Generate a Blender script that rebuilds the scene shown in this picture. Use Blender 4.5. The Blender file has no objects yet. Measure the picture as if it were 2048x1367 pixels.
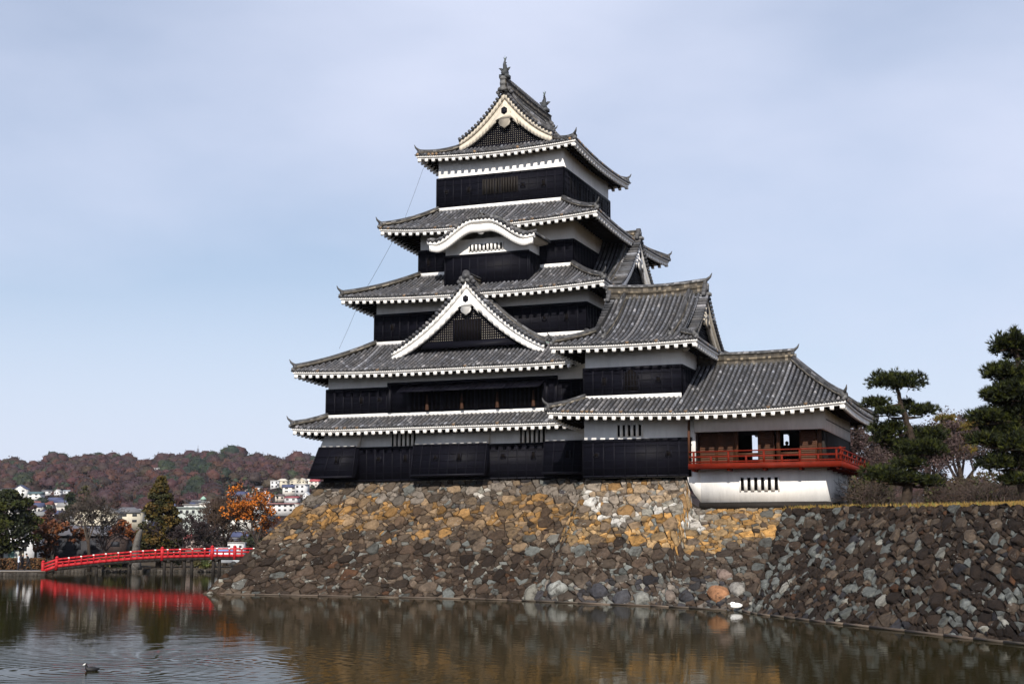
import bpy, math, random
import numpy as np
from mathutils import Vector
R_ = math.radians
sc = bpy.context.scene
COL = sc.collection
# ------------------------------------------------------------------ camera
PITCH, YAW = 8.133, 21.053
cam = bpy.data.cameras.new('camera'); cam.lens = 50.0; cam.sensor_width = 36.0
cam.clip_start = 0.5; cam.clip_end = 9000
camo = bpy.data.objects.new('camera', cam); COL.objects.link(camo)
camo.location = (0, 0, 3.0); camo.rotation_euler = (R_(90 + PITCH), 0, R_(YAW))
sc.camera = camo
# ------------------------------------------------------------------ light
SUN_EL, SUN_AZ = 34.0, 13.0            # azimuth: degrees to the right of the castle front's normal
sd = Vector((math.sin(R_(SUN_AZ)) * math.cos(R_(SUN_EL)), -math.cos(R_(SUN_AZ)) * math.cos(R_(SUN_EL)), math.sin(R_(SUN_EL))))
sun = bpy.data.lights.new('sun', 'SUN'); sun.energy = 5.0; sun.angle = R_(0.5); sun.color = (1.0, 0.93, 0.83)
suno = bpy.data.objects.new('sun', sun); COL.objects.link(suno)
suno.rotation_euler = (-sd).to_track_quat('-Z', 'Y').to_euler(); suno.location = (20, -60, 60)
w = bpy.data.worlds.new('World'); sc.world = w; w.use_nodes = True
nt = w.node_tree; nt.nodes.clear()
def nd(t, tree=None, **k):
    n = (tree or nt).nodes.new(t)
    for a, b in k.items(): setattr(n, a, b)
    return n
out = nd('ShaderNodeOutputWorld'); bg = nd('ShaderNodeBackground'); bg.inputs['Strength'].default_value = 0.083
sky = nd('ShaderNodeTexSky', sky_type='NISHITA', sun_disc=False, sun_elevation=R_(SUN_EL), sun_rotation=R_(180 - SUN_AZ))
sky.air_density = 1.0; sky.dust_density = 0.6; sky.ozone_density = 2.0
tc = nd('ShaderNodeTexCoord'); mp = nd('ShaderNodeMapping'); mp.inputs['Scale'].default_value = (1.0, 1.0, 2.6)
mp.inputs['Rotation'].default_value = (0, 0.35, 0.4); mp.inputs['Location'].default_value = (3.3, -1.0, 0.4)
nz = nd('ShaderNodeTexNoise'); nz.inputs['Scale'].default_value = 1.4; nz.inputs['Detail'].default_value = 6; nz.inputs['Roughness'].default_value = 0.5
cr = nd('ShaderNodeValToRGB'); cr.color_ramp.elements[0].position = 0.36; cr.color_ramp.elements[1].position = 0.66
cr.color_ramp.elements[0].color = (0.36, 0.36, 0.36, 1); cr.color_ramp.elements[1].color = (1.0, 1.0, 1.0, 1)
mx = nd('ShaderNodeMix', data_type='RGBA'); mx.inputs[7].default_value = (6.9, 7.45, 9.2, 1)
L = nt.links.new
L(tc.outputs['Generated'], mp.inputs['Vector']); L(mp.outputs['Vector'], nz.inputs['Vector']); L(nz.outputs['Fac'], cr.inputs['Fac'])
sx_ = nd('ShaderNodeSeparateXYZ'); L(tc.outputs['Generated'], sx_.inputs[0]); hzr = nd('ShaderNodeMapRange', interpolation_type='SMOOTHSTEP'); hzr.inputs[1].default_value = 0.0; hzr.inputs[2].default_value = 0.32; hzr.inputs[3].default_value = 0.92; hzr.inputs[4].default_value = 0.0; L(sx_.outputs[2], hzr.inputs[0])
mxm = nd('ShaderNodeMath', operation='MAXIMUM'); L(cr.outputs['Color'], mxm.inputs[0]); L(hzr.outputs[0], mxm.inputs[1]); L(mxm.outputs[0], mx.inputs[0]); L(sky.outputs['Color'], mx.inputs[6]); L(mx.outputs[2], bg.inputs['Color']); L(bg.outputs['Background'], out.inputs['Surface'])
sc.view_settings.view_transform = 'Standard'; sc.view_settings.look = 'None'; sc.view_settings.exposure = 0.38; sc.view_settings.gamma = 1
sc.cycles.max_bounces = 6; sc.cycles.diffuse_bounces = 3; sc.cycles.transparent_max_bounces = 8
sc.render.film_transparent = False
# camera axes: places far things at a real distance along a bearing of the photograph
_a = R_(YAW); FH = np.array([-math.sin(_a), math.cos(_a)]); RT = np.array([math.cos(_a), math.sin(_a)])
def at(u, dep): p = dep * (FH + RT * (u - 1024) / 2873.0); return float(p[0]), float(p[1])
def zat(v, dep): return 3.0 + (1090.0 - v) / 2873.0 * dep
# ------------------------------------------------------------------ materials
def M(name, col, rough=0.75, var=0.2, scale=2.0, bump=0.0, bscale=12.0, attr=False, spec=0.3, metal=0.0, stretch=(1, 1, 1), bdist=0.05):
    m = bpy.data.materials.new(name); m.use_nodes = True; t = m.node_tree; b = t.nodes['Principled BSDF']
    b.inputs['Roughness'].default_value = rough; b.inputs['Specular IOR Level'].default_value = spec; b.inputs['Metallic'].default_value = metal
    tcn = nd('ShaderNodeTexCoord', t); mpn = nd('ShaderNodeMapping', t); mpn.inputs['Scale'].default_value = stretch
    t.links.new(tcn.outputs['Object'], mpn.inputs['Vector'])
    n = nd('ShaderNodeTexNoise', t); n.inputs['Scale'].default_value = scale; n.inputs['Detail'].default_value = 6; n.inputs['Roughness'].default_value = 0.65
    t.links.new(mpn.outputs['Vector'], n.inputs['Vector'])
    mr = nd('ShaderNodeMapRange', t); mr.inputs[1].default_value = 0.3; mr.inputs[2].default_value = 0.7; mr.inputs[3].default_value = 1 - var; mr.inputs[4].default_value = 1 + var
    t.links.new(n.outputs['Fac'], mr.inputs[0])
    mul = nd('ShaderNodeMix', t, data_type='RGBA', blend_type='MULTIPLY'); mul.inputs[0].default_value = 1.0
    if attr:
        at_ = nd('ShaderNodeAttribute', t); at_.attribute_name = 'Col'; t.links.new(at_.outputs['Color'], mul.inputs[6])
    else: mul.inputs[6].default_value = (*col, 1)
    t.links.new(mr.outputs[0], mul.inputs[7]); t.links.new(mul.outputs[2], b.inputs['Base Color'])
    if bump:
        n2 = nd('ShaderNodeTexNoise', t); n2.inputs['Scale'].default_value = bscale; n2.inputs['Detail'].default_value = 5
        t.links.new(mpn.outputs['Vector'], n2.inputs['Vector'])
        bp = nd('ShaderNodeBump', t); bp.inputs['Strength'].default_value = bump; bp.inputs['Distance'].default_value = bdist
        t.links.new(n2.outputs['Fac'], bp.inputs['Height']); t.links.new(bp.outputs['Normal'], b.inputs['Normal'])
    return m
MT = {
 'white': M('white_plaster', (0.80, 0.785, 0.76), 0.9, 0.11, 1.8, 0.2, 9, stretch=(1, 1, 0.22), spec=0.12),
 'ivory': M('aged_white_wood', (0.52, 0.47, 0.39), 0.8, 0.15, 2.0, 0.1, 9),
 'black': M('black_lacquered_boards', (0.0042, 0.0042, 0.0075), 0.55, 0.45, 1.3, 0.25, 6, spec=0.07, stretch=(0.5, 0.5, 4)),
 'blackframe': M('black_battens', (0.007, 0.007, 0.011), 0.55, 0.4, 2, spec=0.09),
 'dark': M('unlit_interior_paint', (0.006, 0.005, 0.005), 0.95, 0.2, spec=0.05),  # solid black panels imitate the shade inside windows and loopholes
 'soffit': M('eave_underside_shade_tone', (0.022, 0.018, 0.015), 0.95, 0.3, 2, spec=0.03),  # deep eave shade put into the colour of soffit and rafters
 'tile': M('grey_clay_tile', (0.1, 0.1, 0.1), 0.6, 0.35, 6.0, 0.3, 14, attr=True, spec=0.25),
 'ridge': M('ridge_tile', (0.1, 0.1, 0.1), 0.7, 0.45, 4.0, 0.4, 16, attr=True, spec=0.3),
 'earth': M('dark_earth_fill', (0.02, 0.016, 0.013), 0.95, 0.3, spec=0.05),
 'red': M('vermilion_paint', (0.115, 0.010, 0.0035), 0.65, 0.3, 2.5, spec=0.12),
 'bridge_red': M('bridge_red_paint', (0.34, 0.014, 0.019), 0.6, 0.35, 3.0, spec=0.2),
 'wood': M('brown_wood', (0.052, 0.018, 0.006), 0.7, 0.35, 2.5, 0.2, 12, stretch=(1, 1, 0.3)),
 'darkwood': M('dark_wood', (0.014, 0.011, 0.009), 0.8, 0.3, 2.0),
 'copper': M('green_copper', (0.16, 0.23, 0.19), 0.6, 0.3, 3),
 'metal': M('dark_metal', (0.03, 0.035, 0.04), 0.5, 0.2, metal=0.4),
 'bark': M('tree_bark', (0.036, 0.027, 0.021), 0.95, 0.4, 5, 0.6, 9, spec=0.1),
 'leaf': M('leaves', (0.1, 0.1, 0.1), 0.7, 0.3, 1.5, attr=True, spec=0.25),
 'any': M('painted_surface', (0.1, 0.1, 0.1), 0.7, 0.14, 2.0, attr=True, spec=0.3),
 'grass': M('dry_grass', (0.17, 0.105, 0.03), 0.95, 0.45, 2.5, 0.5, 20, spec=0.1),
 'ground': M('ground_earth', (0.036, 0.029, 0.022), 0.95, 0.35, 0.2, spec=0.1),
 'paving': M('pale_paving', (0.26, 0.235, 0.205), 0.9, 0.2, 0.8, spec=0.15),
 'hill': M('hill_soil', (0.03, 0.02, 0.017), 0.98, 0.4, 0.02, spec=0.05),
 'feather_black': M('black_feathers', (0.008, 0.008, 0.009), 0.6, 0.2),
 'feather_white': M('white_feathers', (0.82, 0.82, 0.8), 0.8, 0.05),
}
def stone_mat():
    m = M('wall_stone', (0.1, 0.1, 0.1), 0.9, 0.28, 1.6, attr=True, spec=0.15); t = m.node_tree; b = t.nodes['Principled BSDF']; tcn = [n for n in t.nodes if n.type == 'TEX_COORD'][0]; col = b.inputs['Base Color'].links[0].from_socket
    def nz_(sc_, det, rg): n = nd('ShaderNodeTexNoise', t); n.inputs['Scale'].default_value = sc_; n.inputs['Detail'].default_value = det; n.inputs['Roughness'].default_value = rg; t.links.new(tcn.outputs['Object'], n.inputs['Vector']); return n
    def ramp(src, a, b_, lo, hi): r = nd('ShaderNodeMapRange', t); r.inputs[1].default_value = a; r.inputs[2].default_value = b_; r.inputs[3].default_value = lo; r.inputs[4].default_value = hi; t.links.new(src, r.inputs[0]); return r.outputs[0]
    grain = nz_(5.0, 10, 0.8); g = nd('ShaderNodeMix', t, data_type='RGBA', blend_type='MULTIPLY'); g.inputs[0].default_value = 1; t.links.new(col, g.inputs[6]); t.links.new(ramp(grain.outputs['Fac'],   .32, .68, .62, 1.38), g.inputs[7])
    stain = nz_(2.3, 6, .65); d = nd('ShaderNodeMix', t, data_type='RGBA'); d.inputs[7].default_value = (0.018, 0.013, 0.01, 1); t.links.new(ramp(stain.outputs['Fac'], .52, .68, 0, .8), d.inputs[0]); t.links.new(g.outputs[2], d.inputs[6])
    vo = nd('ShaderNodeTexVoronoi', t); vo.inputs['Scale'].default_value = 4.5; t.links.new(tcn.outputs['Object'], vo.inputs['Vector']); big = nz_(0.9, 3, .5); mk = nd('ShaderNodeMath', t, operation='MULTIPLY'); t.links.new(ramp(vo.outputs['Distance'], .16, .24, 1, 0), mk.inputs[0]); t.links.new(ramp(big.outputs['Fac'], .58, .68, 0, .6), mk.inputs[1])
    li = nd('ShaderNodeMix', t, data_type='RGBA'); li.inputs[7].default_value = (0.34, 0.34, 0.31, 1); t.links.new(mk.outputs[0], li.inputs[0]); t.links.new(d.outputs[2], li.inputs[6]); t.links.new(li.outputs[2], b.inputs['Base Color'])
    rk = nz_(4.5, 9, .72); bp = nd('ShaderNodeBump', t); bp.inputs['Strength'].default_value = 0.9; bp.inputs['Distance'].default_value = 0.14; t.links.new(rk.outputs['Fac'], bp.inputs['Height']); t.links.new(bp.outputs['Normal'], b.inputs['Normal'])
    return m
MT['stone'] = stone_mat()
MT['prop'] = M('shutter_prop_wood', (0.035, 0.013, 0.005), 0.8, 0.3, 3)
# ------------------------------------------------------------------ mesh builder
ORI = {}
class MB:
    def __init__(s): s.v = []; s.f = []; s.c = []; s.n = 0
    def add(s, pts, faces, col=(0.1, 0.1, 0.1)):
        b = len(s.v); s.v.extend(pts)
        for f in faces:
            s.f.append([i + b for i in f]); s.c.append(col)
    def poly(s, pts, col=(0.1, 0.1, 0.1)): s.add(pts, [list(range(len(pts)))], col)
    def box(s, x0, x1, y0, y1, z0, z1, col=(0.1, 0.1, 0.1)):
        p = [(x, y, z) for z in (z0, z1) for y in (y0, y1) for x in (x0, x1)]
        s.add(p, [(0, 2, 3, 1), (4, 5, 7, 6), (0, 1, 5, 4), (2, 6, 7, 3), (0, 4, 6, 2), (1, 3, 7, 5)], col)
    def beam(s, a, b, w, h, col=(0.1, 0.1, 0.1), up=(0, 0, 1)):
        a = Vector(a); b = Vector(b); d = (b - a).normalized(); sx = d.cross(Vector(up)).normalized(); sz = sx.cross(d)
        p = []
        for q in (a, b):
            for i, j in ((-1, -1), (1, -1), (1, 1), (-1, 1)): p.append(tuple(q + sx * (i * w / 2) + sz * (j * h / 2)))
        s.add(p, [(0, 1, 2, 3), (7, 6, 5, 4), (0, 4, 5, 1), (1, 5, 6, 2), (2, 6, 7, 3), (3, 7, 4, 0)], col)
    def prism(s, pts, vec, col=(0.1, 0.1, 0.1)):
        n = len(pts); v = Vector(vec); q = [tuple(Vector(p) + v) for p in pts]
        s.add(list(pts) + q, [list(range(n))[::-1], list(range(n, 2 * n))] + [(i, (i + 1) % n, n + (i + 1) % n, n + i) for i in range(n)], col)
    def tube(s, path, rad, n=6, col=(0.1, 0.1, 0.1), cap=True, flat=1.0):
        P = [Vector(p) for p in path]; m = len(P); pts = []
        if not hasattr(rad, '__len__'): rad = [rad] * m
        ref = None
        for i in range(m):
            d = (P[min(i + 1, m - 1)] - P[max(i - 1, 0)])
            d = d.normalized() if d.length > 1e-9 else Vector((0, 0, 1))
            if ref is None: ref = Vector((0, 0, 1)) if abs(d.z) < 0.9 else Vector((1, 0, 0))
            a = d.cross(ref).normalized(); b = a.cross(d); 
            if b.length > 1e-6: ref = b
            for k in range(n):
                t = 2 * math.pi * k / n; pts.append(tuple(P[i] + a * (math.cos(t) * rad[i]) + b * (math.sin(t) * rad[i] * flat)))
        fc = [(i * n + k, i * n + (k + 1) % n, (i + 1) * n + (k + 1) % n, (i + 1) * n + k) for i in range(m - 1) for k in range(n)]
        if cap: fc += [list(range(n))[::-1], list(range((m - 1) * n, m * n))]
        s.add(pts, fc, col)
    def sweep(s, path, prof, cols=None, col=(0.1, 0.1, 0.1), rnd=None):
        # prof: closed list of (side, up); side is horizontal, up is world z
        P = [Vector(p) for p in path]; m = len(P); n = len(prof); pts = []
        for i in range(m):
            d = P[min(i + 1, m - 1)] - P[max(i - 1, 0)]; a = Vector((d.y, -d.x, 0)).normalized()
            for (x, z) in prof: pts.append(tuple(P[i] + a * x + Vector((0, 0, z))))
        b = len(s.v); s.v.extend(pts)
        for i in range(m - 1):
            for k in range(n):
                s.f.append([b + i * n + k, b + i * n + (k + 1) % n, b + (i + 1) * n + (k + 1) % n, b + (i + 1) * n + k])
                c = cols[k] if cols else col
                if rnd: g = rnd.uniform(0.35, 1.0) * (2.6 if rnd.random() < 0.2 else 1.0); c = (c[0] * g, c[1] * g, c[2] * g)
                s.c.append(c)
        s.f.append([b + k for k in range(n)][::-1]); s.c.append(col); s.f.append([b + (m - 1) * n + k for k in range(n)]); s.c.append(col)
    def build(s, name, mat, parent=None, smooth=False, label=None):
        me = bpy.data.meshes.new(name); V = np.array(s.v, dtype=np.float64).reshape(-1, 3)
        o = bpy.data.objects.new(name, me); COL.objects.link(o)
        if parent is not None:
            r = parent
            while r.parent: r = r.parent
            V = V - np.array(ORI.get(r.name, (0, 0, 0))); o.parent = parent
        nl = np.array([len(f) for f in s.f], dtype=np.int32); idx = np.fromiter((i for f in s.f for i in f), dtype=np.int32)
        me.vertices.add(len(V)); me.vertices.foreach_set('co', V.ravel()); me.loops.add(len(idx)); me.loops.foreach_set('vertex_index', idx)
        me.polygons.add(len(nl)); st = np.concatenate(([0], np.cumsum(nl)[:-1])).astype(np.int32); me.polygons.foreach_set('loop_start', st); me.polygons.foreach_set('loop_total', nl)
        if smooth: me.polygons.foreach_set('use_smooth', np.ones(len(nl), dtype=bool))
        ca = np.ones((len(nl), 4), dtype=np.float32); ca[:, :3] = np.array(s.c, dtype=np.float32)
        a = me.attributes.new('Col', 'FLOAT_COLOR', 'FACE'); a.data.foreach_set('color', ca.ravel())
        me.update(calc_edges=True); me.validate()
        me.materials.append(MT[mat] if isinstance(mat, str) else mat)
        if label: o['label'] = label
        return o
def thing(name, loc, label, cat, group=None, kind=None):
    o = bpy.data.objects.new(name, None); COL.objects.link(o); o.location = loc; ORI[o.name] = tuple(loc); o.empty_display_size = 0.5
    o['label'] = label; o['category'] = cat
    if group: o['group'] = group
    return o
def tag(o, label=None, cat=None, group=None, kind=None):
    if label: o['label'] = label
    if cat: o['category'] = cat
    if group: o['group'] = group
    if kind: o['kind'] = kind
    return o
def dup(root, loc, label=None, rotz=None, scale=None):
    r = root.copy(); COL.objects.link(r); r.location = loc; ORI[r.name] = tuple(loc)
    if label: r['label'] = label
    if rotz is not None: r.rotation_euler = (0, 0, rotz)
    if scale is not None: r.scale = (scale,) * 3
    for ch in list(root.children):
        c = ch.copy(); COL.objects.link(c); c.parent = r
        for g in list(ch.children):
            d = g.copy(); COL.objects.link(d); d.parent = c
    return r
# ------------------------------------------------------------------ tiled roofs
rt = random.Random(5)
def tcol(k=1.0):
    r = rt.random(); g = rt.uniform(0.055, 0.10)
    if r > 0.93: g = rt.uniform(0.15, 0.28)
    elif r < 0.12: g = rt.uniform(0.03, 0.05)
    g *= k * 0.70; t = rt.random()
    return (g * (1.0 + 0.10 * (t - 0.5)), g * 1.0, g * (1.08 - 0.14 * (t - 0.5)))
def mixc(a, b, f): return tuple(x * (1 - f) + y * f for x, y in zip(a, b))
def Uf(wv): return max(0.0, 1 - wv / 2.0) ** 2
PITCH_T = 0.29
class Ridges:
    """collects the ridges of one roof, each built as a part of its own"""
    def __init__(s): s.items = []
    def new(s, name='hip_ridge'): m = MB(); s.items.append((name, m)); return m
    def build(s, name, mat, parent):
        for n, m in s.items: m.build(n, mat, parent)
class Side:
    """one roof slope: O eave start corner in plan, u along the eave, n inward; z by t = d / D"""
    def __init__(s, O, u, n, Ln, z0, D, rise, g, wl=None, wr=None, up=0.25, dfun=None):
        s.O = Vector((O[0], O[1], 0)); s.u = Vector((u[0], u[1], 0)); s.nn = Vector((n[0], n[1], 0)); s.L = Ln; s.z0 = z0; s.D = D; s.rise = rise; s.g = g
        s.wl = wl; s.wr = wr; s.up = up; s.dfun = dfun
    def z(s, a, d):
        t = d / s.D; q = s.z0 + s.rise * s.g(t); e = 0
        if s.wl: e += Uf(a / s.wl)
        if s.wr: e += Uf((s.L - a) / s.wr)
        return q + s.up * e * max(0, 1 - t)
    def dmax(s, a):
        if s.dfun: return s.dfun(a)
        m = 1.0
        if s.wl: m = min(m, a / s.wl)
        if s.wr: m = min(m, (s.L - a) / s.wr)
        return s.D * max(0, m)
    def P(s, a, d, h=0): q = s.O + s.u * a + s.nn * d; return (q.x, q.y, s.z(a, d) + h)
    def tiles(s, mb, a0=0.0, a1=None, dstart=0.0, row=0.3, prow=0.16, caps=True, k=1.0):
        a1 = s.L if a1 is None else a1; nC = max(1, int(round((a1 - a0) / PITCH_T))); p = (a1 - a0) / nC; r0 = 0.084
        for c in range(nC):
            ac = a0 + (c + 0.5) * p
            # pans, one strip each side of the round tile, stepped row by row; near-black colour paints the shade between tiles
            dm = min(s.dmax(ac - p / 2 + 1e-4), s.dmax(ac + p / 2 - 1e-4)); dM = max(s.dmax(ac - p / 2 + 1e-4), s.dmax(ac + p / 2 - 1e-4))
            dl_, dr_ = s.dmax(ac - p / 2 + 1e-4), s.dmax(ac + p / 2 - 1e-4); dc = s.dmax(ac)
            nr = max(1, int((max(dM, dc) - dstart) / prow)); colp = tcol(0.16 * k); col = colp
            for i in range(nr):
                f0, f1 = i / nr, (i + 1) / nr
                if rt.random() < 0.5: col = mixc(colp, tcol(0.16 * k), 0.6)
                pts = []
                for (aa, dd, lo) in ((ac - p / 2, dl_, -0.035), (ac, dc, 0.0), (ac + p / 2, dr_, -0.035)):
                    dd = max(dd, dstart + 1e-3)
                    for f, h in ((f0, 0.02), (f0, 0.045), (f1, 0.02)): pts.append(s.P(aa, dstart + (dd - dstart) * f, lo + h))
                mb.add(pts, [(0, 3, 4, 1), (1, 4, 5, 2), (3, 6, 7, 4), (4, 7, 8, 5)], col)
            # round tile, its colour lightened to paint the pale highlights
            dm = dc; ctu = tcol(1.7 * k)
            if dm - dstart < 0.1: continue
            nr = max(1, int((dm - dstart) / row)); m = 6
            for i in range(nr):
                d0 = dstart + (dm - dstart) * i / nr; d1 = dstart + (dm - dstart) * (i + 1) / nr; pts = []
                for d, r in ((d0, r0 * 1.08), (d1, r0 * 0.92)):
                    dz = (s.z(ac, d + 0.05) - s.z(ac, d - 0.05)) / 0.1; nl = math.hypot(1, dz); nx, nz_ = -dz / nl, 1 / nl
                    b = Vector(s.P(ac, d, 0.0))
                    for q in range(m + 1):
                        t = math.pi * q / m; h = math.sin(t) * r * 1.15 + 0.015
                        pts.append(tuple(b + s.u * (-math.cos(t) * r) + s.nn * (nx * h) + Vector((0, 0, nz_ * h))))
                fc = [(q, q + 1, m + 2 + q, m + 1 + q) for q in range(m)]
                if i == 0: fc.append(list(range(m + 1))[::-1])
                mb.add(pts, fc, mixc(ctu, tcol(1.7 * k), 0.6))
            if caps and dstart == 0:
                b = Vector(s.P(ac, -0.015, 0.03)); rr = 0.098; ring = [tuple(b + s.u * (math.cos(t) * rr) + Vector((0, 0, math.sin(t) * rr))) for t in [2 * math.pi * q / 10 for q in range(10)]]
                cc = tcol(1.2 * k)
                if rt.random() < 0.12: cc = (0.2, 0.13, 0.075)
                mb.prism(ring, tuple(s.nn * 0.12), cc)
            # drooping pan end under the eave
            if dstart == 0:
                b0 = Vector(s.P(ac - p / 2, -0.01, 0.02)); 
                mb.prism([tuple(b0 + s.u * x + Vector((0, 0, zz))) for x, zz in ((-p * 0.3, 0.0), (-p * 0.15, -0.075), (0, -0.1), (p * 0.15, -0.075), (p * 0.3, 0.0))], tuple(s.nn * 0.05), tcol(0.9 * k))
    def trim(s, wh, dk, ov, a0=0.0, a1=None, c0=True, c1=True, sp=0.52):
        """white eave board with rafter ends; dark soffit and rafters behind"""
        a1 = s.L if a1 is None else a1; n = max(2, int((a1 - a0) / 0.45))
        def strip(mb, dA, zA, dB, zB, t):
            for i in range(n):
                x0 = a0 + (a1 - a0) * i / n; x1 = a0 + (a1 - a0) * (i + 1) / n
                def cl(x, d):
                    if c0: x = max(x, a0 + d)
                    if c1: x = min(x, a1 - d)
                    return x
                pts = []
                for x in (x0, x1):
                    for d, zz in ((dA, zA), (dB, zB)):
                        xx = cl(x, d); q = s.O + s.u * xx + s.nn * d; ze = s.z(xx, 0)
                        pts += [(q.x, q.y, ze + zz), (q.x, q.y, ze + zz - t)]
                mb.add(pts, [(0, 4, 6, 2), (1, 3, 7, 5), (0, 1, 5, 4), (2, 6, 7, 3)])
        strip(wh, 0.05, -0.055, 0.30, -0.02, 0.125); strip(wh, 0.13, -0.175, 0.42, -0.14, 0.105)
        sl = 0.22; strip(dk, 0.30, -0.13, ov + 0.1, -0.13 + sl * ov, 0.05)
        m = max(1, int(round((a1 - a0) / sp)))
        for i in range(m):
            x = a0 + (a1 - a0) * (i + 0.5) / m; lim = ov
            if c0: lim = min(lim, x - a0)
            if c1: lim = min(lim, a1 - x)
            for mb, dA, dB, hw_, hh in ((wh, 0.10, 0.34, 0.10, 0.20), (dk, 0.345, max(0.4, lim), 0.075, 0.14)):
                if dB <= dA: continue
                zA = -0.275 + sl * (dA - 0.12); zB = -0.275 + sl * (dB - 0.12); ze = s.z(x, 0); pts = []
                for d, zz in ((dA, zA), (dB, zB)):
                    for sx in (-hw_, hw_):
                        q = s.O + s.u * (x + sx) + s.nn * d; pts += [(q.x, q.y, ze + zz), (q.x, q.y, ze + zz - hh)]
                mb.add(pts, [(0, 2, 3, 1), (4, 5, 7, 6), (1, 3, 7, 5), (0, 1, 5, 4), (2, 6, 7, 3), (0, 4, 6, 2)])
RIDGE = [(-0.17, -0.10), (-0.17, 0.10), (-0.20, 0.11), (-0.20, 0.16), (-0.15, 0.17), (-0.15, 0.24), (-0.12, 0.33), (-0.05, 0.39), (0.05, 0.39), (0.12, 0.33), (0.15, 0.24), (0.15, 0.17), (0.20, 0.16), (0.20, 0.11), (0.17, 0.10), (0.17, -0.10)]
RC = [(0.05, 0.043, 0.035)] * 2 + [(0.085, 0.075, 0.06)] * 3 + [(0.055, 0.055, 0.058)] * 6 + [(0.085, 0.075, 0.06)] * 3 + [(0.05, 0.043, 0.035)] * 2
def disc(mb, c, axis, r, th, col, n=12):
    a = Vector(axis).normalized(); x = a.cross(Vector((0, 0, 1))); x = x.normalized() if x.length > 0.01 else Vector((1, 0, 0)); y = x.cross(a)
    c = Vector(c); mb.prism([tuple(c + x * (math.cos(t) * r) + y * (math.sin(t) * r)) for t in [2 * math.pi * q / n for q in range(n)]], tuple(a * th), col)
def horn(mb, p, d, s=1.0):
    """end tile with a curled tip"""
    d = Vector(d).normalized(); p = Vector(p); c = (0.06, 0.06, 0.062)
    disc(mb, p - d * 0.1 + Vector((0, 0, 0.16 * s)), d, 0.21 * s, 0.16, c); disc(mb, p + d * 0.06 + Vector((0, 0, 0.02 * s)), d, 0.11 * s, 0.12, (0.11, 0.11, 0.11))
    mb.tube([p + Vector((0, 0, 0.26 * s)) - d * 0.2, p + Vector((0, 0, 0.36 * s)) + d * 0.08 * s, p + Vector((0, 0, 0.50 * s)) + d * 0.26 * s, p + Vector((0, 0, 0.70 * s)) + d * 0.36 * s], [0.11 * s, 0.10 * s, 0.065 * s, 0.02 * s], 7, c)
def hip(mb, side, left=True, t1=1.0, t0=0.03, scale=1.0, tip=True):
    if isinstance(mb, Ridges): mb = mb.new('hip_ridge')
    pts = []
    for i in range(13):
        t = t1 + (t0 - t1) * i / 12
        a = side.wl * t if left else side.L - side.wr * t
        pts.append(Vector(side.P(a, side.D * t, 0.02)))
    mb.sweep(pts, [(x * scale, z * scale) for x, z in RIDGE], cols=RC, rnd=rt, col=(0.06, 0.06, 0.06))
    if tip:
        d = pts[-1] - pts[-2]; d.z = 0; horn(mb, pts[-1] + Vector((0, 0, 0.02)), d, 0.95 * scale)
gl = lambda t: t
def gq(a): return lambda t: a * t + (1 - a) * t * t
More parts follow.
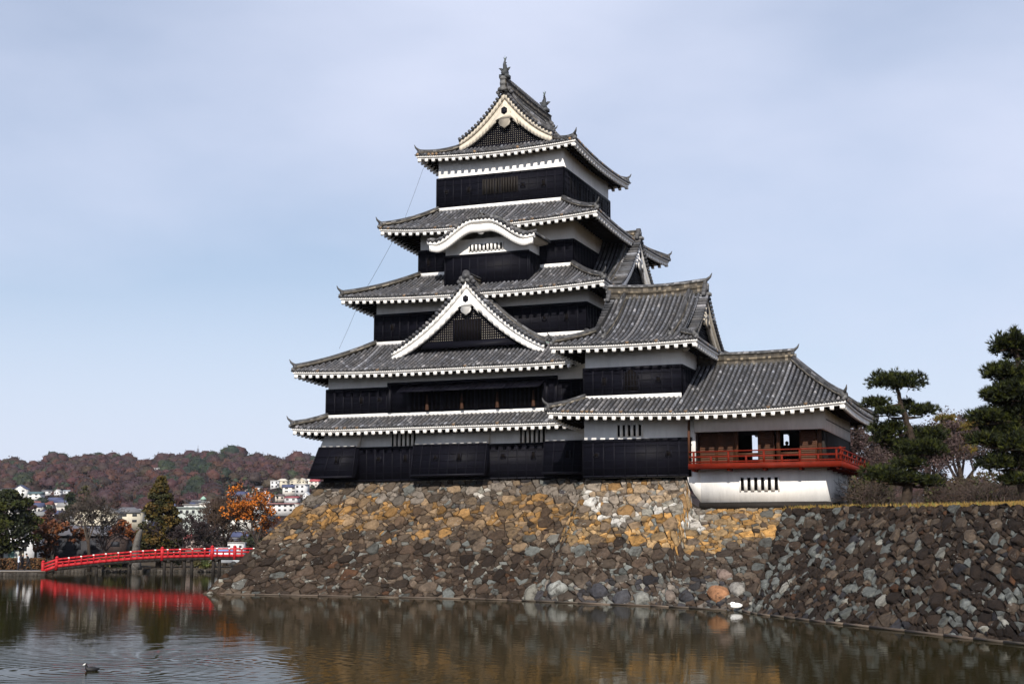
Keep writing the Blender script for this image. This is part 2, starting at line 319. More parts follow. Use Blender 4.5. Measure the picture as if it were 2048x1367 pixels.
# ------------------------------------------------------------------ gables
def drop(x, H): x = abs(x); return H * (1.45 * x - 0.45 * x * x)
def gable(parent, Pg, u, o, zap, W, H, zbase, bw=0.72, lat=0.15, mat='white', window=None, name='gable'):
    """Pg plan point of the gable plane under its apex, u along the gable, o outward"""
    U = Vector((u[0], u[1], 0)); O = Vector((o[0], o[1], 0)); B = Vector((Pg[0], Pg[1], 0))
    def pt(s, z, d): q = B + U * s + O * d; return (q.x, q.y, z)
    zo = lambda s: zap - drop(s / W, H)
    bwf = lambda s: bw * (1.55 - 0.75 * min(1, abs(s) / W))
    brd = MB(); n = 14
    for sg in (-1, 1):
        for i in range(n):
            s0, s1 = sg * W * i / n, sg * W * (i + 1) / n
            for (t0, t1, d0, d1) in ((0.0, 0.36, -0.05, 0.30), (0.36, 0.48, -0.05, 0.16), (0.48, 1.0, -0.05, 0.22)):
                q = [pt(s, zo(s) - bwf(s) * t, d) for s in (s0, s1) for t in (t0, t1) for d in (d0, d1)]
                brd.add(q, [(1, 3, 7, 5), (0, 4, 6, 2), (0, 1, 5, 4), (2, 6, 7, 3)] + ([(0, 2, 3, 1), (4, 5, 7, 6)] if i in (0, n - 1) else []))
    gb = brd.build('bargeboard', mat, parent)
    zi = lambda s: zo(s) - bwf(s) + 0.02
    pl = MB(); pts = [pt(s, max(zbase, zi(s)), -0.14) for s in np.linspace(-W, W, 41) if zi(s) > zbase]
    pts = [pt(-W * 0.9, zbase, -0.14)] + pts + [pt(W * 0.9, zbase, -0.14)]
    pl.prism(pts, tuple(-O * 0.1)); pl.build('gable_panel', 'ivory', parent)
    lt = MB(); hw_ = lat * 0.25
    for k in range(-int(W / lat), int(W / lat) + 1):
        s = k * lat
        if zi(s) > zbase + 0.05: q = [pt(s - hw_, zbase, -0.13), pt(s + hw_, zbase, -0.13), pt(s + hw_, zi(s + hw_), -0.13), pt(s - hw_, zi(s - hw_), -0.13)]; lt.prism(q, tuple(O * 0.05))
    k = 0
    while True:
        z = zbase + k * lat; k += 1
        if z > zap - bw * 1.5: break
        lo, hi = 0, W
        for _ in range(24):
            md = (lo + hi) / 2
            if zi(md) > z: lo = md
            else: hi = md
        if lo > 0.05: q = [pt(-lo, z - hw_, -0.125), pt(lo, z - hw_, -0.125), pt(lo, z + hw_, -0.125), pt(-lo, z + hw_, -0.125)]; lt.prism(q, tuple(O * 0.05))
    lo, hi = 0, W
    for _ in range(24):
        md = (lo + hi) / 2
        if zi(md) > zbase: lo = md
        else: hi = md
    lt.prism([pt(-lo - 0.1, zbase - 0.30, -0.12), pt(lo + 0.1, zbase - 0.30, -0.12), pt(lo - 0.25, zbase + 0.10, -0.12), pt(-lo + 0.25, zbase + 0.10, -0.12)], tuple(O * 0.1))
    lt.build('gable_lattice', 'black', parent)
    if window:
        wn = MB(); s0, s1, zt = window; wn.prism([pt(s0, zbase + 0.1, -0.07), pt(s1, zbase + 0.1, -0.07), pt(s1, zt, -0.07), pt(s0, zt, -0.07)], tuple(O * 0.04)); wo = wn.build('gable_window', 'dark', parent)
        wb = MB(); q = s0
        while q < s1: wb.box(0, 0, 0, 0, 0, 0) if False else wb.prism([pt(q, zbase + 0.1, -0.03), pt(q + 0.06, zbase + 0.1, -0.03), pt(q + 0.06, zt, -0.03), pt(q, zt, -0.03)], tuple(O * 0.05)); q += 0.2
        wb.build('window_bars', 'black', wo)
    # pendant
    pd = MB(); zc = zap - bw * 1.50 + 0.05; sc_ = bw / 0.60
    prof = [(0, -1.02), (0.10, -0.93), (0.24, -0.85), (0.30, -0.70), (0.26, -0.56), (0.36, -0.52), (0.46, -0.58), (0.44, -0.68), (0.60, -0.78), (0.74, -0.98), (0.62, -0.62), (0.48, -0.36), (0.30, -0.26), (0.22, 0.05), (0, 0.12)]
    full = [(x * sc_, z * sc_) for x, z in prof] + [(-x * sc_, z * sc_) for x, z in prof[::-1][1:-1]]
    pd.prism([pt(x, zc + z, 0.225) for x, z in full], tuple(O * 0.09)); po = pd.build('gable_pendant', mat, parent)
    hx = MB(); hx.prism([pt(0.17 * sc_ * math.cos(R_(60 * k + 30)), zc - 0.12 * sc_ + 0.19 * sc_ * math.sin(R_(60 * k + 30)), 0.30) for k in range(6)], tuple(O * 0.08)); hx.build('rosette', 'blackframe', po)
    # verge tiles, verge ridge
    vt = MB(); s = 0.18
    for sg in (-1, 1):
        s = 0.15
        while s < W + 0.1:
            z = zo(s) + 0.10; sl = math.atan2(drop((s + 0.1) / W, H) - drop((s - 0.1) / W, H), 0.2)
            a = pt(sg * s, z, -0.55); b = pt(sg * s, z, 0.46); vt.tube([a, b], [0.10, 0.115], 9, tcol(1.1)); s += 0.30 * math.cos(sl)
        path = [Vector(pt(sg * x, zo(x) + 0.14, -0.62)) for x in np.linspace(0.1, W * 0.97, 14)]
        vt.sweep(path, [(x * 0.9, z * 0.9) for x, z in RIDGE], cols=RC, rnd=rt); d = path[-1] - path[-2]; d.z *= 0.3; horn(vt, path[-1], d, 0.75)
        bed = [Vector(pt(sg * x, zo(x) + 0.02, -0.05)) for x in np.linspace(0.0, W, 14)]
        vt.sweep(bed, [(-0.40, -0.02), (-0.40, 0.07), (0.40, 0.07), (0.40, -0.02)], col=(0.05, 0.05, 0.05))
    # ridge-end ornament
    z = zap + 0.26; og = 0.68
    rc = (0.055, 0.055, 0.06)
    vt.prism([pt(x * og, z + q * og, 0.10) for x, q in ((-0.34, -0.25), (0.34, -0.25), (0.38, 0.15), (0.30, 0.48), (0.12, 0.62), (-0.12, 0.62), (-0.30, 0.48), (-0.38, 0.15))], tuple(O * 0.26), rc)
    for x, q, r in ((-0.48, -0.18, 0.26), (0.48, -0.18, 0.26), (-0.72, -0.48, 0.20), (0.72, -0.48, 0.20), (0, 0.1, 0.2)): disc(vt, pt(x * og, z + q * og, 0.12), tuple(O), r * og, 0.22 if x else 0.30, (0.075, 0.075, 0.08))
    for x in (-0.16, 0.16): disc(vt, pt(x, z - 0.28, 0.2), tuple(O), 0.11, 0.35, (0.13, 0.13, 0.13))
    vt.build('verge_tiles', 'ridge', parent, label=None)
def ridge_beam(mb, a, b, h=0.62, wd=0.19, sag=0.10):
    nS = max(12, int((Vector(b) - Vector(a)).length / 0.16)); P = [Vector(a).lerp(Vector(b), i / nS) - Vector((0, 0, sag * math.sin(math.pi * i / nS))) for i in range(nS + 1)]
    pr = [(-wd * 1.5, -0.15), (-wd * 1.5, 0.02), (-wd, 0.05), (-wd, h * 0.30), (-wd * 1.12, h * 0.31), (-wd * 1.12, h * 0.5), (-wd, h * 0.51), (-wd, h * 0.78), (-wd * 1.25, h * 0.79), (-wd * 1.25, h * 0.86), (-wd * 0.6, h * 1.0), (0, h * 1.05)]
    pr = pr + [(-x, z) for x, z in pr[::-1][1:]]
    cc = [(0.06, 0.055, 0.045), (0.05, 0.045, 0.04), (0.062, 0.052, 0.04), (0.03, 0.027, 0.025), (0.085, 0.07, 0.05), (0.03, 0.027, 0.025), (0.06, 0.05, 0.038), (0.10, 0.10, 0.10), (0.10, 0.10, 0.10), (0.085, 0.085, 0.09), (0.08, 0.08, 0.085)]
    mb.sweep(P, pr, cols=cc + cc[::-1] + [(0.05, 0.05, 0.05)], rnd=rt)
# ------------------------------------------------------------------ walls
def storey(parent, x0, x1, y0, y1, z0, z1, zb, right=True):
    wb = MB(); wb.box(x0, x1, y0, y1, z0, z1); wl = wb.build('plaster_wall', 'white', parent)
    bb = MB(); e = 0.09; bb.box(x0 - e, x1 + e, y0 - e, y1 + e, z0, zb); bo = bb.build('board_cladding', 'black', parent)
    fb = MB(); e2 = e + 0.035
    def battens(a0, a1, fn):
        n = max(2, int(round((a1 - a0) / 0.62)))
        for i in range(n + 1):
            c = a0 + (a1 - a0) * i / n; fn(c - 0.035, c + 0.035, z0 + 0.02, zb - 0.02)
        fn(a0, a1, zb - 0.16, zb + 0.03); fn(a0, a1, z0 + 0.02, z0 + 0.12)
        k = z0 + 0.55
        while k < zb - 0.3: fn(a0, a1, k - 0.012, k + 0.012); k += 0.42
    battens(x0 - e, x1 + e, lambda a, b, c, d: fb.box(a, b, y0 - e2, y0 - e + 0.01, c, d))
    battens(y0 - e, y1 + e, lambda a, b, c, d: fb.box(x1 + e - 0.01, x1 + e2, a, b, c, d))
    battens(y0 - e, y1 + e, lambda a, b, c, d: fb.box(x0 - e2, x0 - e + 0.01, a, b, c, d))
    fb.build('battens', 'blackframe', bo)
    return wl, bo
def loophole(parent, x, yf, z, wd=0.2, ht=0.42):
    m = MB(); y = yf - 0.16
    for a in (-1, 1): m.box(x + a * (wd / 2 + 0.03) - 0.03, x + a * (wd / 2 + 0.03) + 0.03, y, yf - 0.05, z - ht / 2 - 0.05, z + ht / 2 + 0.05)
    for a in (-1, 1): m.box(x - wd / 2, x + wd / 2, y, yf - 0.05, z + a * (ht / 2 + 0.025) - 0.025, z + a * (ht / 2 + 0.025) + 0.025)
    f = m.build('loophole', 'blackframe', parent); q = MB(); q.box(x - wd / 2, x + wd / 2, yf - 0.14, yf - 0.06, z - ht / 2, z + ht / 2); q.build('loophole_dark_fill', 'dark', f)  # black fill painted as the shade inside, no real hole
def barwin(parent, x0, x1, yf, z0, z1, nb, barmat='white', label=None):
    q = MB(); q.box(x0, x1, yf - 0.03, yf + 0.05, z0, z1); o = q.build('barred_window', 'dark', parent, label=label)
    b = MB(); p = (x1 - x0) / (2 * nb + 1)
    for i in range(nb): c = x0 + p * (2 * i + 1.5); b.box(c - p / 2, c + p / 2, yf - 0.13, yf - 0.032, z0 - 0.02, z1 + 0.02)
    b.box(x0 - 0.07, x0, yf - 0.09, yf - 0.001, z0 - 0.05, z1 + 0.05); b.box(x1, x1 + 0.07, yf - 0.09, yf - 0.001, z0 - 0.05, z1 + 0.05)
    b.build('window_bars', barmat, o)
# ================================================================== castle keep
KX, KY = -35.05, 93.9
keep = thing('castle_keep', (KX, 82.5, 7.0), 'tall five-roofed black and white castle keep rising in the middle above the stone base', 'castle keep')
def skirt(parent, xa, xb, ya, yb, ix0, ix1, iy0, iy1, z0, rise, up, ov, g=gq(0.75), sides='fblr', frange=None, top_white=True, name='roof'):
    """hipped skirt roof between eave rectangle and an inner wall rectangle"""
    tm = MB(); wh = MB(); dk = MB(); hp = Ridges(); df = iy0 - ya; db = yb - iy1; dl = ix0 - xa; dr = xb - ix1
    S = {}
    S['f'] = Side((xa, ya), (1, 0), (0, 1), xb - xa, z0, df, rise, g, dl, dr, up)
    S['r'] = Side((xb, ya), (0, 1), (-1, 0), yb - ya, z0, dr, rise, g, df, db, up)
    S['b'] = Side((xb, yb), (-1, 0), (0, -1), xb - xa, z0, db, rise, g, dr, dl, up)
    S['l'] = Side((xa, yb), (0, -1), (1, 0), yb - ya, z0, dl, rise, g, db, df, up)
    for k in sides:
        a0, a1 = (frange if (k == 'f' and frange) else (0, S[k].L))
        S[k].tiles(tm, a0, a1); S[k].trim(wh, dk, ov, a0, a1, c0=(a0 == 0), c1=(a1 == S[k].L))
    hip(hp, S['f'], True); hip(hp, S['f'], False, tip=frange is None)
    if frange is None: pass
    hip(hp, S['b'], True, tip=True); hip(hp, S['b'], False, tip=True)
    o = tm.build(name, 'tile', parent); wh.build('eave_board', 'white', o); dk.build('rafters', 'soffit', o); hp.build('hip_ridge', 'ridge', o)
    if top_white:
        t = MB(); zt = z0 + rise
        t.box(ix0 - 0.14, ix1 + 0.14, iy0 - 0.14, iy0 + 0.1, zt - 0.05, zt + 0.21); t.box(ix1 - 0.1, ix1 + 0.14, iy0 + 0.1, iy1, zt - 0.05, zt + 0.21); t.box(ix0 - 0.14, ix0 + 0.1, iy0 + 0.1, iy1, zt - 0.05, zt + 0.21)
        t.build('mortar_band', 'white', o)
    return o, S
# storeys  (x half width, centre, front y, back y, z0, z1, top of boards)
F1 = (-44.75, -25.35, 82.5, 105.3, 7.05, 10.7, 9.25); F2 = (-44.7, -25.4, 82.5, 105.3, 11.2, 14.5, 13.1)
F3 = (-42.45, -27.65, 84.9, 102.9, 16.2, 19.6, 18.3); F4 = (-40.25, -29.25, 87.1, 100.7, 21.2, 24.7, 22.95); F5 = (-39.65, -30.45, 88.7, 99.1, 26.0, 29.9, 28.35)
for f in (F1, F2, F3, F4, F5): storey(keep, f[0], f[1], f[2], f[3], f[4], f[5], f[6])
r1, _ = skirt(keep, -46.5, -23.6, 80.8, 107.0, F2[0], F2[1], F2[2], F2[3], 10.42, 0.80, 0.18, 1.75, frange=(0, -27.0 + 46.5))
r2, S2 = skirt(keep, -46.5, -23.6, 80.8, 107.0, F3[0], F3[1], F3[2], F3[3], 14.05, 2.2, 0.22, 1.75, frange=(0, -27.2 + 46.5))
r3, S3 = skirt(keep, -44.3, -25.8, 83.0, 104.8, F4[0], F4[1], F4[2], F4[3], 19.12, 2.05, 0.26, 1.85)
r4, S4 = skirt(keep, -42.4, -26.8, 84.9, 102.9, F5[0], F5[1], F5[2], F5[3], 23.98, 2.05, 0.34, 2.2)
# ---- top roof, ridge running front to back, gables front and back
xa, xb, ya, yb = -40.95, -29.15, 87.62, 100.5; HW = (xb - xa) / 2; ds = 2.3; Z0 = 29.47; RISE = 5.15; g5 = gq(0.20)
tm, wh, dk, hp = MB(), MB(), MB(), Ridges()
def irim(a, Ln, d0, d1): 
    if a < d0: return a
    if a > Ln - d1: return Ln - a
    return HW
LnY = yb - ya
sl_ = Side((xa, yb), (0, -1), (1, 0), LnY, Z0, HW, RISE, g5, HW, HW, 0.5, dfun=lambda a: irim(a, LnY, ds, ds))
sr_ = Side((xb, ya), (0, 1), (-1, 0), LnY, Z0, HW, RISE, g5, HW, HW, 0.5, dfun=lambda a: irim(a, LnY, ds, ds))
sf_ = Side((xa, ya), (1, 0), (0, 1), 2 * HW, Z0, HW, RISE, g5, HW, HW, 0.5, dfun=lambda a: min(ds, a, 2 * HW - a))
sb_ = Side((xb, yb), (-1, 0), (0, -1), 2 * HW, Z0, HW, RISE, g5, HW, HW, 0.5, dfun=lambda a: min(ds, a, 2 * HW - a))
for s in (sl_, sr_, sf_, sb_): s.tiles(tm); s.trim(wh, dk, 1.2)
hip(hp, sf_, True, t1=ds / HW); hip(hp, sf_, False, t1=ds / HW); hip(hp, sb_, True, t1=ds / HW); hip(hp, sb_, False, t1=ds / HW)
zr = Z0 + RISE
mr = hp.new('main_ridge'); ridge_beam(mr, (KX, ya + ds - 0.7, zr), (KX, yb - ds + 0.7, zr), h=0.85, sag=0.12)
for q in range(30): mr.tube([(KX, ya + ds - 0.4 + q * 0.29, zr + 0.75), (KX, ya + ds - 0.4 + q * 0.29, zr + 1.02)], 0.075, 6, (0.05, 0.05, 0.055))
r5 = tm.build('roof', 'tile', keep); wh.build('eave_board', 'white', r5); dk.build('rafters', 'soffit', r5); hp.build('ridge', 'ridge', r5)
gable(keep, (KX, ya + ds - 0.05), (1, 0), (0, -1), zr - 0.12, 3.45, 3.3, Z0 + 1.22, bw=0.86, lat=0.15, mat='ivory')
gable(keep, (KX, yb - ds + 0.05), (-1, 0), (0, 1), zr - 0.12, 3.45, 3.3, Z0 + 1.30, bw=0.66, lat=0.3, mat='ivory')
def fish(parent, x, y, z, sg):
    m = MB(); c = (0.045, 0.05, 0.055)
    m.box(x - 0.33, x + 0.33, y - 0.3, y + 0.3, z - 0.15, z + 0.101, c)
    m.tube([(x, y, z + 0.084), (x, y + 0.14 * sg, z + 0.336), (x, y + 0.05 * sg, z + 0.630), (x, y - 0.10 * sg, z + 0.882), (x, y - 0.02 * sg, z + 1.134)], [0.25, 0.24, 0.17, 0.11, 0.06], 10, c)
    m.tube([(x, y + 0.1 * sg, z + 0.210), (x, y - 0.38 * sg, z + 0.185)], [0.25, 0.16], 8, c)
    for a in (-1, 1):
        m.prism([(x + a * 0.2, y, z + 0.336), (x + a * 0.45, y - 0.1 * sg, z + 0.630), (x + a * 0.28, y, z + 0.655), (x + a * 0.15, y, z + 0.588)], (0, 0.06, 0), c)
        m.prism([(x, y, z + 1.050), (x + a * 0.12, y, z + 1.445), (x + a * 0.03, y, z + 1.344)], (0, 0.07, 0), c)
    for q in range(5): m.prism([(x, y + (0.30 - q * 0.05) * sg, z + 0.294 + q * 0.17), (x, y + (0.46 - q * 0.05) * sg, z + 0.403 + q * 0.17), (x, y + (0.24 - q * 0.05) * sg, z + 0.420 + q * 0.17)], (0.05, 0, 0), c)
    o = m.build('fish_finial', 'ridge', parent); r = MB(); r.tube([(x, y, z + 1.008), (x, y, z + 1.55)], [0.022, 0.010], 5); r.build('lightning_rod', 'copper', o)
fish(keep, KX, ya + ds - 0.25, zr + 0.95, 1); fish(keep, KX, yb - ds - 0.35, zr + 0.92, -1)
# ---- big front gable over the second roof, side gable over the third
def roofed_gable(parent, Pg, u, o, zap, W, H, zbase, back, bw, window=None, copper=True):
    U = Vector((u[0], u[1], 0)); O = Vector((o[0], o[1], 0)); B = Vector((Pg[0], Pg[1], 0)); tm = MB()
    for sg in (-1, 1):
        O_ = B + U * (sg * (W + 0.35)) + (O * 0.05)
        uu = -O; n = U * (-sg)
        Wd = W + 0.35
        s = Side((O_.x, O_.y), (uu.x, uu.y), (n.x, n.y), back, zap + 0.05 - drop(Wd / W, H), Wd, drop(Wd / W, H), lambda t: (1 - drop((1 - t) * Wd / W, H) / drop(Wd / W, H)))
        s.tiles(tm, 0.3, back, caps=False)
        if copper:
            cp = [Vector(s.P(0.72, d, 0.03)) for d in np.linspace(0.1, Wd - 0.6, 12)]; cm = MB(); cm.sweep(cp, [(-0.16, -0.02), (-0.16, 0.14), (0.16, 0.14), (0.16, -0.02)]); co = cm.build('valley_flashing', 'copper', parent)
    tmo = tm.build('gable_roof', 'tile', parent)
    hp = MB(); a = B + O * 0.1; b = B - O * back; ridge_beam(hp, (a.x, a.y, zap + 0.03), (b.x, b.y, zap + 0.03), h=0.5, wd=0.17, sag=0); hp.build('ridge', 'ridge', tmo)
    gable(parent, Pg, u, o, zap - 0.05, W, H, zbase, bw=bw, window=window)
roofed_gable(keep, (-35.0, 83.0), (1, 0), (0, -1), 19.85, 5.25, 4.40, 15.85, 3.6, 0.72, window=(-0.95, 0.95, 17.35))
roofed_gable(keep, (-26.9, KY), (0, 1), (1, 0), 24.25, 4.9, 4.1, 20.65, 4.5, 0.74)
# ---- curved-gable dormer on the third roof
dx0, dx1, dy, dmid = -37.4, -31.55, 84.9, -34.5
st = MB(); st.box(dx0, dx1, dy, 88.0, 20.0, 23.0); do = st.build('dormer_wall', 'white', keep)
bbm = MB(); bbm.box(dx0 - 0.07, dx1 + 0.07, dy - 0.07, 88.0, 19.9, 21.95); db_ = bbm.build('board_cladding', 'black', do)
fb = MB()
for q in range(11): c = dx0 + (dx1 - dx0) * q / 10; fb.box(c - 0.03, c + 0.03, dy - 0.105, dy - 0.06, 20.0, 21.9)
for q in range(6): fb.box(dx1 + 0.06, dx1 + 0.105, dy + q * 0.55, dy + q * 0.55 + 0.06, 20.0, 21.9)
fb.box(dx0 - 0.1, dx1 + 0.1, dy - 0.11, dy - 0.05, 21.8, 21.98); fb.box(dx0 - 0.1, dx1 + 0.1, dy - 0.1, dy - 0.05, 21.05, 21.08); fb.build('battens', 'blackframe', db_)
barwin(do, -35.65, -33.35, dy, 22.18, 22.62, 8)
KW = 3.75
def bell(x):
    x = abs(x); t = min(1, max(0, (x - 0.14) / 0.74)); return 1.32 * (1 - t * t * (3 - 2 * t)) + 0.10 * max(0, x - 0.85) / 0.15
kz = 22.72
kb = MB(); n = 48
for (t0, t1, y0, y1) in ((0.0, 0.22, -1.12, -0.8), (0.22, 0.29, -1.0, -0.8), (0.29, 0.72, -1.06, -0.8)):
    for i in range(n):
        xs = [-1 + 2 * i / n, -1 + 2 * (i + 1) / n]; q = []
        for x in xs:
            th = 0.88 + 0.3 * (1 - abs(x)) * (1 if t1 > .5 else 0)
            for t in (t0, t1):
                for y in (y0, y1): q.append((dmid + x * KW * (1 if t0 < .25 else 0.965), dy + y, kz + bell(x) - t * th))
        kb.add(q, [(0, 4, 6, 2), (1, 3, 7, 5), (0, 1, 5, 4), (2, 6, 7, 3)] + ([(0, 2, 3, 1)] if i == 0 else []) + ([(4, 5, 7, 6)] if i == n - 1 else []))
kb.build('curved_bargeboard', 'white', do)
pd = MB(); pp = [(0, -.34), (.16, -.28), (.24, -.18), (.42, -.16), (.62, -.06), (.9, .0), (1.0, .2), (.5, .3)]
pd.prism([(dmid + x, dy - 0.98, kz + 0.66 + z) for x, z in pp + [(-x, z) for x, z in pp[::-1][:-1]]], (0, 0.16, 0)); pd.build('gable_pendant', 'white', do)
sv = MB()   # curved soffit shell and side eaves
for i in range(n):
    q = []
    for x in (-1 + 2 * i / n, -1 + 2 * (i + 1) / n):
        for y in (-0.85, 1.6):
            for h in (-0.22, -0.12): q.append((dmid + x * KW, dy + y, kz + bell(x) + h))
    sv.add(q, [(0, 2, 6, 4), (1, 5, 7, 3), (0, 4, 5, 1), (2, 3, 7, 6)])
sv.build('curved_soffit', 'ivory', do)
tm = MB(); RK = KW + 0.05
for sg in (-1, 1):
    s = Side((dmid + sg * RK, dy - 1.05), (0, 1), (-sg, 0), 3.1, kz, RK, 1.0, lambda t: bell(1 - t))
    s.tiles(tm, 0.05, 3.1, row=0.22, prow=0.13)
kro = tm.build('dormer_roof', 'tile', do)
vt = MB()
for i in range(27):
    x = -1 + 2 * (i + 0.5) / 27; vt.tube([(dmid + x * KW, dy - 1.22, kz + bell(x) + 0.09), (dmid + x * KW, dy - 0.75, kz + bell(x) + 0.09)], [0.115, 0.10], 9, tcol(1.1))
P_ = [Vector((dmid + x * KW, dy - 0.62, kz + bell(x) + 0.13)) for x in np.linspace(-1, 1, 41)]; vt.sweep(P_, [(-0.14, 0), (-0.14, 0.14), (-0.06, 0.22), (0.06, 0.22), (0.14, 0.14), (0.14, 0)], col=(0.09, 0.09, 0.09), rnd=rt)
ridge_beam(vt, (dmid, dy - 1.0, kz + bell(0) + 0.1), (dmid, dy + 2.0, kz + bell(0) + 0.1), h=0.35, wd=0.15, sag=0); horn(vt, (dmid, dy - 1.0, kz + bell(0) + 0.15), (0, -1, 0), 0.6)
vt.build('verge_tiles', 'ridge', kro)
# ---- lower storey: flared stone-drop bays
def flare(x0, x1, lflare=0.0, ob=1.0):
    y = 82.5; m = MB(); zt, zm, zb_ = 10.55, 9.28, 7.28; om = ob * 0.5
    m.prism([(x0, y + 0.05, zt), (x0 - lflare * 0.3, y - om, zm), (x0 - lflare * .3, y + 0.05, zm)], (x1 - x0 + lflare * 0.3, 0, 0)); a = m.build('flared_plaster', 'white', keep)
    b = MB(); xl0, xl1 = x0 - lflare * 0.3, x0 - lflare
    q = [(xl0, y - om - 0.09, zm), (x1, y - om - 0.09, zm), (x1, y + 0.3, zm), (xl0, y + 0.3, zm), (xl1, y - ob - 0.09, zb_), (x1, y - ob - 0.09, zb_), (x1, y + 0.3, zb_), (xl1, y + 0.3, zb_)]
    b.add(q, [(0, 3, 2, 1), (4, 5, 6, 7), (0, 1, 5, 4), (1, 2, 6, 5), (2, 3, 7, 6), (3, 0, 4, 7)]); bo = b.build('flared_boards', 'black', keep)
    f = MB(); nb = max(2, int((x1 - x0) / 0.62))
    for i in range(nb + 1):
        t = i / nb; A = Vector(q[0]).lerp(Vector(q[1]), t); Bq = Vector(q[4]).lerp(Vector(q[5]), t); dlt = Vector((0, -0.02, 0)); f.beam(A + dlt, Bq + dlt, 0.05, 0.05, up=(0, 1, 0))
    for t in (0.01, 0.3, 0.52, 0.75, 0.97):
        A = Vector(q[0]).lerp(Vector(q[4]), t); Bq = Vector(q[1]).lerp(Vector(q[5]), t); f.beam(A + Vector((0, -0.02, 0)), Bq + Vector((0, -0.02, 0)), 0.03 if 0.1 < t < 0.9 else 0.12, 0.06, up=(0, 1, 0))
    f.build('battens', 'blackframe', bo)
    for t in ([0.33, 0.65] if x1 - x0 > 4 else [0.5]):
        c = x0 + (x1 - x0) * t; yy = y - (om + ob) / 2 - 0.02; loophole(bo, c, yy - 0.02, 8.45, 0.18, 0.4 if t != 0.33 else 0.22)
flare(-44.75, -42.3, 0.75); flare(-38.2, -33.2); flare(-29.4, -26.2)
for x, k in ((-40.9, .22), (-39.0, .4), (-32.3, .22), (-30.3, .4)): loophole(keep, x, 82.5, 8.5, 0.2 if k > .3 else 0.24, k)
barwin(keep, -40.0, -38.3, 82.5, 9.3, 10.25, 5); barwin(keep, -31.2, -29.55, 82.5, 9.3, 10.25, 5)
for x in (-42.2, -40.9): loophole(keep, x, 82.5, 12.3, 0.24 if x > -41.5 else 0.2, 0.22 if x > -41.5 else 0.4)
loophole(keep, -27.6, 82.5, 12.3, 0.22, 0.22)
for x, k in ((-41.2, .4), (-30.4, .22), (-28.9, .4)): loophole(keep, x, 84.9, 17.4, 0.2, k)
loophole(keep, -39.6, 87.1, 22.1, 0.2, 0.42)
for x, k in ((-39.0, .24), (-37.3, .42), (-33.3, .24), (-31.8, .42)): loophole(keep, x, 88.7, 27.35, 0.24, k)
barwin(keep, -36.2, -35.1, 88.62, 26.95, 27.95, 5, 'darkwood'); barwin(keep, -34.85, -33.75, 88.62, 26.95, 27.95, 5, 'darkwood')
sw = MB()   # barred windows of the top storey's side
for q in range(8): sw.box(-30.37, -30.345, 89.8 + q * 1.02, 90.4 + q * 1.02, 26.9, 27.95)
sw.build('side_windows', 'dark', keep)
# ---- long window bay of the second storey under propped shutters
by = MB(); by.box(-40.2, -28.7, 82.28, 82.45, 11.45, 13.32); bo = by.build('window_bay', 'black', keep)
vo = MB(); vo.box(-38.75, -29.4, 82.24, 82.285, 11.58, 12.95); vo.build('bay_dark_panel', 'dark', bo)  # flat black panel, painted shade in place of a cut opening
fr = MB(); fr.box(-40.25, -28.65, 82.16, 82.3, 13.18, 13.36); fr.box(-40.25, -40.0, 82.2, 82.3, 11.45, 13.3); fr.box(-28.9, -28.65, 82.2, 82.3, 11.45, 13.3)
for q in range(5): fr.box(-38.75 + q * 2.34 - 0.12, -38.75 + q * 2.34 + 0.12, 82.17, 82.3, 11.5, 13.2)
k = -38.6
while k < -29.4: fr.box(k - 0.045, k + 0.045, 82.2, 82.25, 11.58, 12.95); k += 0.3
fr.build('bay_bars', 'blackframe', bo)
for q in range(4):
    a = -39.0 + q * 2.4; b = a + 2.34; sh = MB(); sh.add([(a, 82.12, 13.1), (b, 82.12, 13.1), (b, 81.05, 12.62), (a, 81.05, 12.62), (a, 82.12, 13.04), (b, 82.12, 13.04), (b, 81.05, 12.56), (a, 81.05, 12.56)], [(0, 3, 2, 1), (4, 5, 6, 7), (0, 1, 5, 4), (2, 3, 7, 6), (1, 2, 6, 5), (3, 0, 4, 7)])
    for r in range(6): sh.beam((a + r * (b - a) / 5, 82.12, 13.1), (a + r * (b - a) / 5, 81.03, 12.61), 0.06, 0.07)
    so = sh.build('propped_shutter', 'black', bo)
    pr = MB(); pr.add([(a + 1.5, 82.14, 11.5), (a + 1.72, 82.14, 11.5), (a + 1.64, 82.14, 12.5), (a + 1.58, 82.14, 12.5), (a + 1.5, 82.05, 11.5), (a + 1.72, 82.05, 11.5), (a + 1.64, 82.05, 12.5), (a + 1.58, 82.05, 12.5)], [(4, 5, 6, 7), (0, 4, 7, 3), (1, 2, 6, 5), (3, 7, 6, 2)]); pr.build('shutter_prop', 'prop', so)
cb = MB()
def sagline(a, b, s, n=10): return [Vector(a).lerp(Vector(b), i / n) - Vector((0, 0, s * math.sin(math.pi * i / n))) for i in range(n + 1)]
cb.tube(sagline((-40.5, 88.0, 29.1), (-41.4, 86.5, 24.7), 0.05), 0.011, 4); cb.tube(sagline((-41.7, 85.8, 23.6), (-42.8, 84.0, 20.0), 0.05), 0.011, 4); cb.tube(sagline((-43.2, 83.6, 18.8), (-43.9, 82.4, 15.8), 0.05), 0.011, 4)
cb.build('lightning_cable', 'metal', keep)
